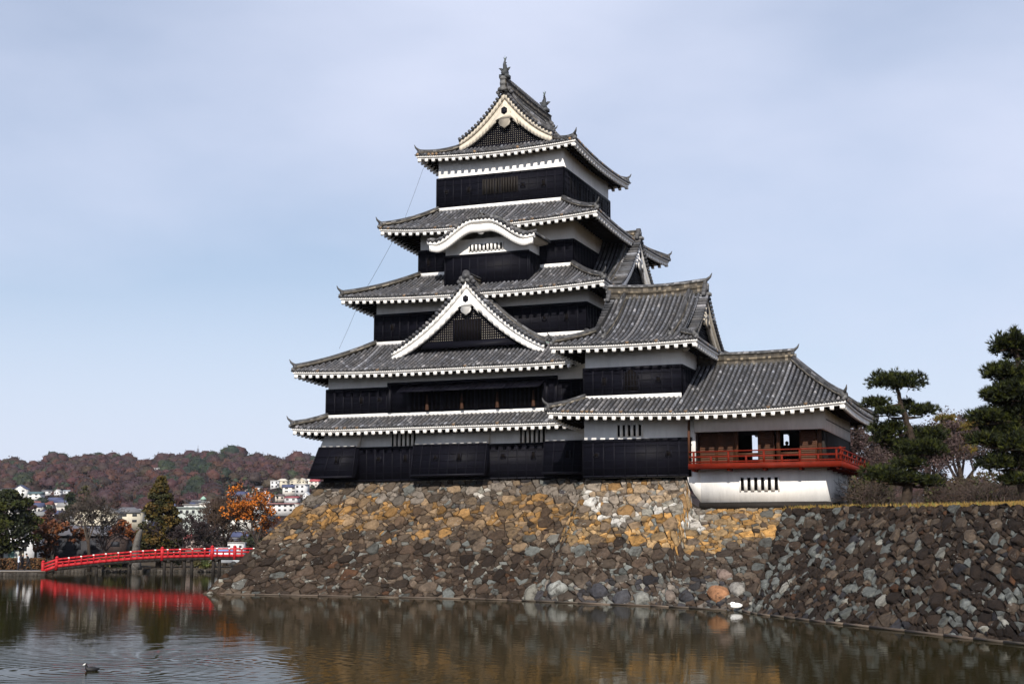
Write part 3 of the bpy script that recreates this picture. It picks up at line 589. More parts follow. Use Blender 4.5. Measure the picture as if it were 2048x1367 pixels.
# ================================================================== corner turret
TX0, TX1 = -25.8, -20.05
tur = thing('corner_turret', (-23, 78.6, 6.7), 'two-storey corner turret with a tiled hip-and-gable roof right of the keep', 'turret')
storey(tur, -25.75, -19.55, 78.6, 88.0, 6.85, 10.75, 9.02); storey(tur, TX0, TX1, 79.0, 88.0, 11.5, 14.6, 13.25)
gt = gq(0.85); EX0, EY = -27.5, 76.9; ZE, RS = 10.38, 3.30; RYm = 83.0; DM = RYm - EY
tm, wh, dk, hp = MB(), MB(), MB(), Ridges()
dT = 79.0 - EY; zT = RS * gt(dT / DM)
sfT = Side((EX0, EY), (1, 0), (0, 1), 40, ZE, DM, RS, gt, (TX0 - EX0) / dT * DM, None, 0.30, dfun=lambda a: min(dT, a * dT / (TX0 - EX0)))
sfT.tiles(tm, 0, -20.0 - EX0); sfT.trim(wh, dk, 1.75, 0, -20.0 - EX0, c1=False)
slT = Side((EX0, 92.0), (0, -1), (1, 0), 92.0 - EY, ZE, (TX0 - EX0), zT, lambda t: gt(t * dT / DM) / gt(dT / DM), None, dT, 0.30)
slT.tiles(tm, 8.0, slT.L); slT.trim(wh, dk, 1.6, 8.0, slT.L, c0=False)
S_ = Side((EX0, EY), (1, 0), (0, 1), 40, ZE, dT, zT, lambda t: gt(t * dT / DM) / gt(dT / DM), (TX0 - EX0), None, 0.3); hip(hp, S_, True)
o = tm.build('roof', 'tile', tur); wh.build('eave_board', 'white', o); dk.build('rafters', 'soffit', o); hp.build('hip_ridge', 'ridge', o)
mb_ = MB(); mb_.box(TX0 - 0.1, TX1 + 0.05, 78.84, 79.05, ZE + zT - 0.05, ZE + zT + 0.22); mb_.build('mortar_band', 'white', o)
# upper hip-and-gable roof, ridge left to right
xa, xb, ya, yb = -27.5, -18.62, 77.4, 89.4; HW = 6.0; Z0 = 14.22; RISE = 3.98; g6 = gq(0.52); dl, dr = 2.15, 1.15
tm, wh, dk, hp = MB(), MB(), MB(), Ridges(); Lx = xb - xa
f_ = lambda a: a if a < dl else ((Lx - a) if a > Lx - dr else HW)
sf = Side((xa, ya), (1, 0), (0, 1), Lx, Z0, HW, RISE, g6, HW, HW, 0.30, dfun=f_)
sb = Side((xb, yb), (-1, 0), (0, -1), Lx, Z0, HW, RISE, g6, HW, HW, 0.30, dfun=lambda a: f_(Lx - a))
sR = Side((xb, ya), (0, 1), (-1, 0), 12.0, Z0, HW, RISE, g6, HW, HW, 0.30, dfun=lambda a: min(dr, a, 12 - a))
sL = Side((xa, yb), (0, -1), (1, 0), 12.0, Z0, HW, RISE, g6, HW, HW, 0.30, dfun=lambda a: min(dl, a, 12 - a))
for s in (sf, sb, sR, sL): s.tiles(tm); s.trim(wh, dk, 1.5)
hip(hp, sf, True, t1=dl / HW); hip(hp, sf, False, t1=dr / HW); hip(hp, sb, True, t1=dr / HW)
zr = Z0 + RISE; ym = ya + HW
mr = hp.new('main_ridge'); ridge_beam(mr, (xa + dl - 0.3, ym, zr), (xb - dr + 0.25, ym, zr), h=0.8, sag=0.16); horn(mr, (xb - dr + 0.25, ym, zr + 0.35), (1, 0, 0), 1.1); horn(mr, (xa + dl - 0.3, ym, zr + 0.35), (-1, 0, 0), 0.8)
for xx, dd in ((xa + dl + 0.75, 4.6), (xb - dr - 0.75, 4.75)):       # ridges running down the slope
    a = xx - xa; P_ = [Vector(sf.P(a, d, 0.03)) for d in np.linspace(HW - 0.1, HW - dd, 14)]; mr = hp.new('descending_ridge'); mr.sweep(P_, [(x * 0.95, z) for x, z in RIDGE], cols=RC, rnd=rt); horn(mr, P_[-1], (0, -1, 0), 0.9)
o = tm.build('roof', 'tile', tur); wh.build('eave_board', 'white', o); dk.build('rafters', 'soffit', o); hp.build('ridge', 'ridge', o)
gable(tur, (xb - dr + 0.0, ym), (0, 1), (1, 0), zr - 0.15, 4.75, 3.55, Z0 + 0.75, bw=0.66, lat=0.16, mat='ivory')
gable(tur, (xa + dl - 0.0, ym), (0, -1), (-1, 0), zr - 0.15, 3.85, 3.05, Z0 + 1.05, bw=0.66, lat=0.3, mat='ivory')
barwin(tur, -23.72, -22.3, 78.6, 9.2, 9.85, 4)
for x, z, k in ((-25.0, 8.15, .2), (-20.7, 8.15, .24)): loophole(tur, x, 78.6, z, 0.24, k)
for x, k in ((-24.6, .42), (-21.35, .22)): loophole(tur, x, 79.0, 12.45, 0.22, k)
kt = MB(); arch = [(-0.5, -0.65), (0.5, -0.65), (0.47, 0.1), (0.34, 0.45), (0.12, 0.62), (0, 0.7), (-0.12, 0.62), (-0.34, 0.45), (-0.47, 0.1)]
kt.prism([(-22.98 + x, 78.82, 12.45 + z) for x, z in arch], (0, 0.1, 0)); kto = kt.build('bell_window', 'dark', tur)
kf = MB(); aa = arch + [arch[0]]
for i in range(len(arch)): kf.beam((-22.98 + aa[i][0], 78.84, 12.45 + aa[i][1]), (-22.98 + aa[i + 1][0], 78.84, 12.45 + aa[i + 1][1]), 0.07, 0.09, up=(0, 1, 0))
for q in range(5): kf.box(-23.36 + q * 0.19 - 0.02, -23.36 + q * 0.19 + 0.02, 78.78, 78.83, 11.85, 12.95)
for q in range(3): kf.box(-23.45, -22.5, 78.785, 78.825, 12.1 + q * 0.32, 12.13 + q * 0.32)
kf.build('window_frame', 'blackframe', kto)
# ================================================================== moon-viewing pavilion
MX0, MX1, MY0, MY1 = -19.45, -12.0, 78.6, 89.3
pav = thing('moon_viewing_pavilion', (-15.5, 78.6, 5.3), 'low open pavilion with a red balcony on a white plastered base, right of the turret', 'pavilion')
tm, wh, dk, hp = MB(), MB(), MB(), Ridges()
XE, XR, YB = -10.5, -14.35, 91.2; DR = XR - XE
LnM = XE - EX0
sm = Side((EX0, EY), (1, 0), (0, 1), LnM, ZE, DM, RS, gt, None, -DR, 0.34)
sm.tiles(tm, -20.0 - EX0, LnM); sm.trim(wh, dk, 1.7, -20.0 - EX0, LnM, c0=False)
sR = Side((XE, EY), (0, 1), (-1, 0), YB - EY, ZE, -DR, RS, gt, DM, YB - RYm, 0.34); sR.tiles(tm); sR.trim(wh, dk, 1.5)
sB = Side((XE, YB), (-1, 0), (0, -1), XE + 20.0, ZE, YB - RYm, RS, gt, -DR, None, 0.34); sB.tiles(tm); sB.trim(wh, dk, 1.6, c1=False)
hip(hp, sm, False); hip(hp, sB, True)
mr = hp.new('main_ridge'); ridge_beam(mr, (-20.0, RYm, ZE + RS), (XR + 0.1, RYm, ZE + RS), h=0.72, sag=0.05); horn(mr, (XR + 0.05, RYm, ZE + RS + 0.3), (1, 0, 0), 1.0)
P_ = [Vector(sm.P(-18.75 - EX0, d, 0.03)) for d in np.linspace(DM - 0.2, 0.9, 10)]
o = tm.build('roof', 'tile', pav); wh.build('eave_board', 'white', o); dk.build('rafters', 'soffit', o); hp.build('ridge', 'ridge', o)
b = MB(); zb0, zb1 = 5.38, 7.25
# white base, its left end flaring down onto the stone
b.box(-18.9, MX1 + 0.05, MY0 - 0.02, MY1, zb0, zb1)
b.prism([(-18.9, MY0 - 0.02, zb0), (-18.9, MY0 - 0.02, zb1 - 0.05), (-19.75, MY0 - 0.02, zb1 - 0.05), (-19.6, MY0 - 0.02, 6.5), (-19.3, MY0 - 0.02, 5.9)], (0, 3, 0)); bo = b.build('plaster_base', 'white', pav)
barwin(bo, -16.62, -14.55, MY0 - 0.02, 6.02, 6.72, 5)
sl2 = MB(); sl2.box(-19.0, MX1 + 0.15, MY0 - 0.08, MY1, 5.0, zb0 - 0.01); sl2.build('sill_beam', 'darkwood', bo)
fl = MB(); fl.box(MX0 + 0.1, MX1 + 1.05, MY0 - 1.0, MY0 + 0.9, 7.28, 7.42); fl.box(MX1 - 0.9, MX1 + 1.05, MY0 + 0.9, MY1 + 0.4, 7.28, 7.42); fl.box(MX0 + 0.3, MX1 - 0.9, MY0 + 0.9, MY1, 7.28, 7.4)
fl.box(MX0 + 0.1, MX1 + 1.07, MY0 - 1.03, MY0 - 0.87, 7.18, 7.50); fl.box(MX1 + 0.93, MX1 + 1.08, MY0 - 0.87, MY1 + 0.4, 7.18, 7.50)
for q in range(9): x = MX0 + 0.35 + q * 0.99; fl.box(x - 0.07, x + 0.07, MY0 - 0.95, MY0 + 0.1, 7.08, 7.20) if q % 2 == 0 else None
for q in range(6): y = MY0 + 0.6 + q * 1.9; fl.box(MX1 - 0.1, MX1 + 0.98, y - 0.07, y + 0.07, 7.08, 7.2)
blc = fl.build('balcony', 'red', pav)
rl = MB(); yf = MY0 - 0.94; xr = MX1 + 1.0
for z, h in ((8.14, 0.07), (7.86, 0.09), (7.58, 0.08)):
    ext = 0.28 if z > 8 else 0.12
    rl.beam((MX0 + 0.15, yf, z), (xr + ext, yf, z + (0.05 if z > 8 else 0)), 0.075, h); rl.beam((xr, yf - ext, z + 0.001), (xr, MY1 + 0.6, z + 0.001), 0.075, h)
for q in range(9):
    x = MX0 + 0.4 + q * 0.98; tall = q % 2 == 0; rl.box(x - 0.055, x + 0.055, yf - 0.045, yf + 0.045, 7.42, 8.16 if tall and False else (8.12 if tall else 7.86))
for q in range(13):
    y = MY0 - 0.2 + q * 0.92; rl.box(xr - 0.045, xr + 0.045, y - 0.055, y + 0.055, 7.42, 8.12 if q % 2 == 0 else 7.86)
rl.box(xr - 0.06, xr + 0.06, yf - 0.06, yf + 0.06, 7.4, 8.26); rl.build('railing', 'red', blc)
# open room: posts, louvred panels, lintel, back wall with openings
lt = MB(); lt.box(MX0 + 0.22, MX1, MY0, MY0 + 0.14, 9.32, 10.6); lt.box(MX1 - 0.14, MX1, MY0 + 0.14, MY1, 9.3, 10.6); lt.box(MX0 - 0.3, MX1, MY1 - 0.14, MY1 - 0.001, 9.9, 10.6); lt.box(MX0 - 0.02, MX0 + 0.22, MY0 + 0.25, MY0 + 0.4, 7.5, 10.6); lt.build('plaster_lintel', 'white', pav)
lw = MB(); lw.box(MX0 - 0.08, MX0 + 0.02, MY0 + 0.24, MY0 + 2.6, 7.42, 10.4); lw.box(MX0 + 0.02, MX0 + 0.06, MY0 + 0.4, MY0 + 2.2, 7.45, 9.3); lw.build('inner_wall', 'white', pav)
pp = [(MX0 + 0.1, MY0 - 0.75, 0.12)]
for x in (-17.0, -14.62, -12.35): pp.append((x, MY0 + 0.75, 0.22))
for x, y, ww in pp: ps = MB(); ps.box(x - ww / 2, x + ww / 2, y - ww / 2, y + ww / 2, 7.42, 10.4); ps.build('post', 'wood', pav)
def louvre(x0, x1, y):
    lv = MB()
    lv.box(x0, x0 + 0.08, y, y + 0.06, 7.42, 9.35); lv.box(x1 - 0.08, x1, y, y + 0.06, 7.42, 9.35); lv.box(x0 + 0.08, x1 - 0.08, y + 0.03, y + 0.05, 7.42, 9.35)
    z = 7.5
    while z < 9.25: lv.add([(x0 + .08, y - 0.02, z), (x1 - .08, y - 0.02, z), (x1 - .08, y + 0.03, z + 0.075), (x0 + .08, y + 0.03, z + 0.075), (x0 + .08, y + 0.0, z - 0.02), (x1 - .08, y + 0.0, z - 0.02)], [(0, 1, 2, 3), (4, 5, 1, 0)]); z += 0.115
    lv.build('louvred_panel', 'wood', pav)
for x0, x1 in ((-19.1, -18.12), (-18.12, -17.12), (-15.78, -14.85), (-13.45, -12.5)): louvre(x0, x1, MY0 + 0.72)
for x0, x1 in ((-16.9, -15.8), (-14.5, -13.45)): hr = MB(); hr.box(x0, x1, MY0 + 0.74, MY0 + 0.82, 8.02, 8.14); hr.build('guard_rail', 'wood', pav)
hr = MB(); hr.box(-12.25, -12.1, MY0 + 0.8, MY1 - 1, 7.42, 9.3); hr.build('side_boards', 'darkwood', pav)
bw_ = MB()
for x0, x1 in ((-20.5, -18.09), (-17.50, -16.1), (-15.75, MX1)): bw_.box(x0, x1, MY1 - 0.2, MY1 - 0.1, 7.4, 9.95)
bw_.box(-18.09, -17.5, MY1 - 0.2, MY1 - 0.1, 7.4, 8.35); bw_.box(-16.1, -15.75, MY1 - 0.2, MY1 - 0.1, 7.4, 9.2); bw_.box(MX1 - 0.12, MX1 - 0.05, MY0 + 1.6, MY1 - 0.2, 7.4, 9.35)
bw_.box(MX0, MX1, MY0 + 0.9, MY1, 9.88, 9.95); bw_.build('back_boards', 'darkwood', pav)
# ================================================================== dry-stone walls
def jit(c, rnd, k=0.25, h=0.08): g = rnd.uniform(1 - k, 1 + k); return tuple(max(0.001, q * g * rnd.uniform(1 - h, 1 + h)) for q in c)
def noise2(x, y, k=0.0): return 0.5 * math.sin(1.7 * x + 2.3 * y + k) + 0.3 * math.sin(-2.9 * x + 1.9 * y + 2 * k + 1) + 0.2 * math.sin(5.1 * x + 4.3 * y + 3 * k)
BROWN = (0.046, 0.031, 0.022); DBROWN = (0.021, 0.0145, 0.011); GBROWN = (0.082, 0.062, 0.046); TAN = (0.165, 0.115, 0.07); ORANGE = (0.21, 0.115, 0.038); BLUEG = (0.105, 0.112, 0.106); PALE = (0.21, 0.205, 0.18); CHAR = (0.028, 0.027, 0.031); RUST = (0.07, 0.034, 0.018); WHT = (0.46, 0.45, 0.42); GREY = (0.13, 0.112, 0.095)
def pick(rnd, opts):
    r = rnd.random() * sum(o[1] for o in opts)
    for c, k in opts:
        r -= k
        if r <= 0: return c
    return opts[0][0]
def stone_wall(name, stations, slant, label, cat, colfn, seed, big=(0.34, 0.68), small=(0.07, 0.17), rough=1.0, ax=1.3, hero=(), rowh=(0.84, 1.34), fill=12):
    rnd = random.Random(seed); Bp = [Vector((b[0], b[1], 0)) for b, t, z in stations]; Tp = [Vector((t[0], t[1], 0)) for b, t, z in stations]; Zt = [z for b, t, z in stations]
    S = [0.0]
    for i in range(1, len(Bp)): S.append(S[-1] + ((Bp[i] - Bp[i - 1]).length + (Tp[i] - Tp[i - 1]).length) / 2)
    def surf(x, y):
        t = y / slant; x = min(max(x, 0), S[-1] - 1e-6); i = 0
        while i < len(S) - 2 and x > S[i + 1]: i += 1
        f = (x - S[i]) / (S[i + 1] - S[i]); b = Bp[i].lerp(Bp[i + 1], f); tp = Tp[i].lerp(Tp[i + 1], f); z = Zt[i] + (Zt[i + 1] - Zt[i]) * f
        g = t + 0.02 * math.sin(math.pi * min(max(t, 0), 1)); p = b.lerp(tp, g); return Vector((p.x, p.y, z * t))
    def nrm(x, y):
        a = surf(x + 0.3, y) - surf(x - 0.3, y); b = surf(x, y + 0.15) - surf(x, y - 0.15); return a.cross(b).normalized()
    LX = S[-1]; AX = ax
    pts = []; cell = {}
    def ok(x, y, r):
        cx, cy = int(x / AX // 0.8), int(y // 0.8)
        for i in range(cx - 2, cx + 3):
            for j in range(cy - 2, cy + 3):
                for (px, py, pr) in cell.get((i, j), ()):
                    if math.hypot((x - px) / AX, y - py) < 0.76 * (r + pr): return False
        return True
    def put(x, y, r): pts.append((x, y, r)); cell.setdefault((int(x / AX // 0.8), int(y // 0.8)), []).append((x, y, r))
    HC_ = []
    for wp, hr, hc in hero:
        best = min(((surf(qx, qy) - Vector(wp)).length, qx, qy) for qx in np.linspace(0, S[-1], 160) for qy in np.linspace(0.1, slant - .1, 24)); put(best[1], best[2], hr); HC_.append(hc)
    y = 0.0; big_n = len(pts)
    while y < slant - 0.1:
        h = rnd.uniform(*rowh) * (1.25 if y < 0.8 else 1.0); x = rnd.uniform(-0.4, 0.0)
        while x < LX:
            wd_ = h * rnd.uniform(0.9, 2.4); cxs, cys = x + wd_ / 2, y + h / 2 + rnd.uniform(-.24, .24) * h; x += wd_
            if 0 < cxs < LX and 0 < cys < slant and not any(math.hypot((cxs - p[0]) / 1.2, cys - p[1]) < p[2] * 1.05 for p in pts[:big_n]): pts.append((cxs, cys, rnd.uniform(0.30, 0.42)))
        y += h * 0.97
    n_big = len(pts); PX = np.array([(p[0], p[1]) for p in pts]); extra = []
    for k in range(int(LX * slant * fill)):
        x, y = rnd.uniform(0, LX), rnd.uniform(0.02, slant); dd = np.sqrt(np.min((PX[:, 0] - x) ** 2 + ((PX[:, 1] - y) * 1.25) ** 2))
        if dd > 0.40 and all(math.hypot(x - e[0], y - e[1]) > 0.22 for e in extra[-400:]): extra.append((x, y, rnd.uniform(0.05, 0.16)))
    pts += extra
    A = np.array(pts); X = A[:, 0] / AX; Y = A[:, 1]; Wt = (A[:, 2]) ** 2
    mb = MB(); bk = MB()
    for i in range(len(A)):
        x, y, r = X[i], Y[i], A[i, 2]; R0 = 2.0
        d2 = (X - x) ** 2 + (Y - y) ** 2; nb = np.where((d2 < (r + 2.4) ** 2) & (d2 > 0))[0]; nb = nb[np.argsort(d2[nb])][:44]
        poly = [(max(x - R0, 0), max(y - R0, -0.12)), (min(x + R0, LX / AX), max(y - R0, -0.12)), (min(x + R0, LX / AX), min(y + R0, slant)), (max(x - R0, 0), min(y + R0, slant))]
        for j in nb:
            ax, ay = 2 * (X[j] - x), 2 * (Y[j] - y); c = X[j] ** 2 + Y[j] ** 2 - x * x - y * y + Wt[i] - Wt[j]; new = []
            for q in range(len(poly)):
                p0, p1 = poly[q], poly[(q + 1) % len(poly)]; s0 = ax * p0[0] + ay * p0[1] - c; s1 = ax * p1[0] + ay * p1[1] - c
                if s0 <= 0: new.append(p0)
                if (s0 < 0) != (s1 < 0) and s0 != s1: f = s0 / (s0 - s1); new.append((p0[0] + (p1[0] - p0[0]) * f, p0[1] + (p1[1] - p0[1]) * f))
            poly = new
            if len(poly) < 3: break
        if len(poly) < 3: continue
        poly = [(px * AX, py) for px, py in poly]
        # ragged outline
        fine = []
        for q in range(len(poly)):
            p0, p1 = poly[q], poly[(q + 1) % len(poly)]; ln = math.hypot(p1[0] - p0[0], p1[1] - p0[1]); m = max(1, int(ln / 0.2))
            for k in range(m):
                f = k / m; fx, fy = p0[0] + (p1[0] - p0[0]) * f, p0[1] + (p1[1] - p0[1]) * f; fine.append((fx + 0.13 * noise2(fx * 2.1, fy * 2.1, 0.3) + 0.03 * noise2(fx * 9, fy * 9, 1.3), fy + 0.12 * noise2(fx * 2.1, fy * 2.1, 4.0) + 0.03 * noise2(fx * 9, fy * 9, 2.3)))
        cx = sum(p[0] for p in fine) / len(fine); cy = sum(p[1] for p in fine) / len(fine); n = len(fine)
        ext = sum(math.hypot(p[0] - cx, p[1] - cy) for p in fine) / n
        if ext < 0.04: continue
        gap = min(0.042, ext * 0.16); N = nrm(cx, min(max(cy, 0.2), slant - 0.2)); col = None
        if i < len(hero): col = HC_[i]
        tx, ty = rnd.uniform(-0.15, 0.15) * rough, rnd.uniform(-0.22, 0.12) * rough; hh = ext * rnd.uniform(0.03, 0.10) * (0.5 + 0.5 * rough); base = rnd.uniform(-0.05, 0.05) * rough
        if i < len(hero): tx = ty = 0; hh = ext * 0.5; base = 0.05
        rings = []; heroic = i < len(hero)
        planes = [(rnd.uniform(-1, 1) * 0.10 * rough + tx, rnd.uniform(-1, 1) * 0.10 * rough + ty, 0.0)]
        for q in range(3): an = rnd.uniform(0, 6.283); sl = rnd.uniform(0.10, 0.42) * rough; planes.append((math.cos(an) * sl, math.sin(an) * sl, rnd.uniform(0.06, 0.26) * ext))
        for (k, h) in ((1.0, -0.30), (0.99, -0.03), (0.955, 0.8), (0.70, 1.0), (0.36, 1.05)):
            ring = []
            for (px, py) in fine:
                kk = k - gap / ext; qx, qy = cx + (px - cx) * kk, cy + (py - cy) * kk
                if h < -0.1: hz = h
                elif heroic: hz = base + hh * (1 - k * k) + 0.03
                else: hz = base + min(a_ * (qx - cx) + b_ * (qy - cy) + c_ for a_, b_, c_ in planes) * (0.35 if h < 0 else 1.0) + hh * h * 0.6 + rnd.uniform(-1, 1) * 0.012
                ring.append(tuple(surf(qx, qy) + N * hz))
            rings.append(ring)
        P0 = surf(cx, cy); col = col or colfn(rnd, P0, ext, cy / slant)
        b = len(mb.v)
        for rg in rings: mb.v.extend(rg)
        mb.v.append(tuple(P0 + N * (base + hh * (1.0 if heroic else 0.63) + (0 if heroic else min(c_ for a_, b_, c_ in planes)))))
        for a in range(4):
            for q in range(n):
                g = 1.0 if a == 0 else rnd.uniform(0.93, 1.07); mb.f.append([b + a * n + q, b + a * n + (q + 1) % n, b + (a + 1) * n + (q + 1) % n, b + (a + 1) * n + q]); mb.c.append((col[0] * g, col[1] * g, col[2] * g))
        for q in range(n):
            g = rnd.uniform(0.9, 1.12); mb.f.append([b + 4 * n + q, b + 4 * n + (q + 1) % n, b + 5 * n]); mb.c.append((col[0] * g, col[1] * g, col[2] * g))
    nx = int(LX / 1.0) + 1
    for i in range(nx):
        for j in range(6):
            q = [surf(LX * (i + a) / nx, slant * (j + c) / 6) - nrm(LX * (i + a) / nx, slant * 0.5) * 0.14 for a, c in ((0, 0), (1, 0), (1, 1), (0, 1))]
            bk.poly([tuple(p) for p in q])
    root = thing(name, tuple(Bp[1]), label, cat); mb.build('stones', 'stone', root); bk.build('earth_core', 'earth', root)
    tb = MB(); i = 0; x = 0.0
    while x < LX - 1.5:
        ln = rnd.uniform(1.2, 2.6); x1 = min(x + ln, LX); P0 = surf(x, 0.0); P1 = surf(x1 - 0.08, 0.0); Nn = nrm(x + .5, 0.5); Nn.z = 0; Nn.normalize()
        tb.beam(P0 + Nn * 0.28 + Vector((0, 0, 0.035)), P1 + Nn * 0.28 + Vector((0, 0, 0.03 + rnd.uniform(-.02, .02))), 0.13, 0.08, col=jit((0.085, 0.066, 0.05), rnd, .4, .03)); x = x1
    tb.build('waterline_sill', 'any', root)
    return surf, S
def col_front(rnd, P, ext, t):
    z = P.z; X = P.x; nn = noise2(X * 0.35, z * 0.6, 2.0)
    st = [(-24.6, 5.1, 1.3, .75), (-22.9, 4.6, .8, .7), (-20.4, 5.1, 1.3, .55), (-18.6, 4.5, .7, 1.0), (-32.9, 6.2, 1.1, .35), (-25.9, 6.0, .5, .5)]
    for sx, sz, rx, rz in st:
        if ((X - sx) / rx) ** 2 + ((z - sz) / rz) ** 2 < 0.9 + 0.3 * nn and rnd.random() < 0.8:
            return mixc(pick(rnd, [(WHT, 3), (PALE, 2), (GREY, 1)]), TAN, rnd.uniform(0, .45))
    zz = z + 0.5 * nn
    if X < -27:
        if zz > 5.7: o = [(GREY, 6), (GBROWN, 3), (TAN, 1.5), (BLUEG, 1), (CHAR, .5)]
        elif zz > 4.1: o = [(ORANGE, 4), (TAN, 4), (GBROWN, 3), (BROWN, 1.5)]
        elif zz > 3.2: o = [(GBROWN, 4), (BROWN, 4), (TAN, 1.5), (ORANGE, .8), (BLUEG, 1)]
        else: o = [(BROWN, 6), (DBROWN, 4), (GBROWN, 3), (BLUEG, 1.0), (RUST, .3)] if ext > 0.17 else [(BLUEG, 4), (PALE, 3.5), (GBROWN, 3), (BROWN, 2)]
        if X > -34 and z < 3.2 and ext > 0.25 and rnd.random() < 0.14: return BLUEG
    else:
        if zz > 5.0: o = [((0.27, 0.20, 0.13), 5), ((0.2, 0.175, 0.15), 4), (GBROWN, 2), (ORANGE, 1)]
        elif zz > 3.0: o = [((0.31, 0.17, 0.055), 4.5), ((0.26, 0.175, 0.09), 5), (GBROWN, 2), (BLUEG, 1.5)]
        elif zz > 1.3: o = [(BROWN, 5), (DBROWN, 2), (GBROWN, 4), (BLUEG, 2)]
        else: o = [(GBROWN, 3), (CHAR, 3), (BLUEG, 3), (BROWN, 2), (PALE, .8), (GREY, 2)]
        if ext < 0.17 and rnd.random() < 0.3: return mixc(BLUEG, PALE, rnd.random())
    wt = sum(b for a, b in o); mean = tuple(sum(a[i] * b for a, b in o) / wt for i in range(3)); c = mixc(pick(rnd, o), mean, rnd.uniform(0.0, 0.4)); k = rnd.uniform(0.55, 1.45); return (c[0] * k, c[1] * k, c[2] * k)
def col_right(rnd, P, ext, t):
    o = [(DBROWN, 6), (BROWN, 4), (BLUEG, 3.6), (GBROWN, 1.6), (RUST, .2), (CHAR, .8), (PALE, .3)] if t < 0.7 else [(DBROWN, 5), (BROWN, 4), (GBROWN, 2.2), (BLUEG, 1.6), (RUST, .25)]
    if P.x < -12.0 and rnd.random() < 0.2: return BLUEG
    c = pick(rnd, o); k = rnd.uniform(0.55, 1.15); return (c[0] * k, c[1] * k, c[2] * k)
FRONT = [((-51.5, 106.0), (-45.3, 106.0), 7.1), ((-50.6, 77.4), (-45.15, 82.65), 7.12), ((-45.5, 77.1), (-42.0, 82.65), 7.12), ((-40.0, 76.6), (-38.2, 82.65), 7.12), ((-34.0, 76.0), (-33.4, 82.65), 7.1), ((-28.0, 74.2), (-26.75, 82.4), 7.0), ((-26.2, 73.2), (-25.85, 79.2), 6.8),
         ((-19.3, 70.0), (-19.75, 78.95), 6.75), ((-18.6, 69.6), (-18.95, 76.95), 5.02), ((-13.7, 65.9), (-13.95, 76.6), 4.96)]
RIGHT = [((-13.7, 65.9), (-13.95, 76.6), 4.97), ((-12.6, 63.4), (-10.6, 73.4), 4.95), ((-9.0, 58.0), (-6.6, 66.5), 4.75), ((-1.33, 47.3), (-0.7, 55.4), 4.5), ((9.0, 31.8), (9.6, 40.5), 4.5)]
HEROF = [((-15.84, 69.0, 0.62), .58, (0.25, 0.125, 0.065)), ((-14.9, 68.6, 1.35), .42, (0.2, 0.19, 0.175)), ((-15.9, 70.2, 1.7), .40, (0.18, 0.135, 0.115)), ((-25.9, 73.6, 0.9), .5, (0.22, 0.225, 0.21)), ((-23.2, 72.3, 0.9), .46, (0.045, 0.045, 0.052)), ((-21.6, 71.5, 0.5), .42, (0.05, 0.05, 0.056)), ((-20.3, 71.0, 0.5), .40, (0.18, 0.18, 0.165)), ((-18.8, 70.3, 0.5), .42, (0.16, 0.13, 0.11)), ((-27.6, 74.2, 0.5), .55, (0.16, 0.155, 0.135)), ((-17.6, 69.8, 0.5), .4, (0.04, 0.04, 0.045))]
surfF, SF = stone_wall('stone_base_wall', FRONT, 9.2, 'battered dry-stone base wall of tan, orange and brown boulders carrying the keep', 'stone wall', col_front, 11, hero=HEROF, ax=1.25, rough=0.8)
surfR, SR = stone_wall('moat_wall', RIGHT, 8.2, 'rugged dark brown and blue-grey boulder wall running along the moat on the right', 'stone wall', col_right, 23, big=(0.28, 0.62), small=(0.07, 0.17), rough=1.35, ax=1.25, rowh=(0.84, 1.3), fill=9)
# ================================================================== water, ground
wm = bpy.data.materials.new('moat_water'); wm.use_nodes = True; t = wm.node_tree; b = t.nodes['Principled BSDF']
b.inputs['Base Color'].default_value = (0.012, 0.0105, 0.0025, 1); b.inputs['Roughness'].default_value = 0.035; b.inputs['IOR'].default_value = 1.045
geo = nd('ShaderNodeNewGeometry', t)
def vmath(op, a, bval=None):
    n = nd('ShaderNodeVectorMath', t, operation=op); t.links.new(a, n.inputs[0])
    if bval is not None: n.inputs[1].default_value = bval
    return n
def mth(op, a, c=None):
    n = nd('ShaderNodeMath', t, operation=op)
    for i, q in enumerate((a, c)):
        if q is None: continue
        if isinstance(q, (int, float)): n.inputs[i].default_value = q
        else: t.links.new(q, n.inputs[i])
    return n.outputs[0]
hsum = None
COOT = at(190, 35.2)
for (cx, cy), k, fall, amp in ((COOT, 13.0, 5.0, 0.0036), (at(380, 38.5), 15.0, 3.0, 0.0028)):
    ds_ = vmath('DISTANCE', geo.outputs['Position'], (cx, cy, 0)).outputs['Value']
    wn = nd('ShaderNodeTexNoise', t); wn.inputs['Scale'].default_value = 0.7; wn.inputs['Detail'].default_value = 2; t.links.new(geo.outputs['Position'], wn.inputs['Vector'])
    wv = mth('SINE', mth('ADD', mth('MULTIPLY', ds_, k), mth('MULTIPLY', wn.outputs['Fac'], 7.0))); env = mth('POWER', 2.718, mth('MULTIPLY', ds_, -1 / fall)); h = mth('MULTIPLY', mth('MULTIPLY', wv, env), amp)
    hsum = h if hsum is None else mth('ADD', hsum, h)
for sc_, amp, st in ((1.6, 0.0034, (1, 1, 1)), (5.0, 0.0013, (1, 1, 1)), (0.35, 0.006, (1, 1, 1))):
    mp2 = nd('ShaderNodeMapping', t); mp2.inputs['Rotation'].default_value = (0, 0, R_(-YAW)); mp2.inputs['Scale'].default_value = (0.55, 1.0, 1.0); t.links.new(geo.outputs['Position'], mp2.inputs['Vector'])
    n2 = nd('ShaderNodeTexNoise', t); n2.inputs['Scale'].default_value = sc_; n2.inputs['Detail'].default_value = 2; t.links.new(mp2.outputs['Vector'], n2.inputs['Vector'])
    # calmer near the walls: ripples grow with the distance from the stone
    hsum = mth('ADD', hsum, mth('MULTIPLY', n2.outputs['Fac'], amp))
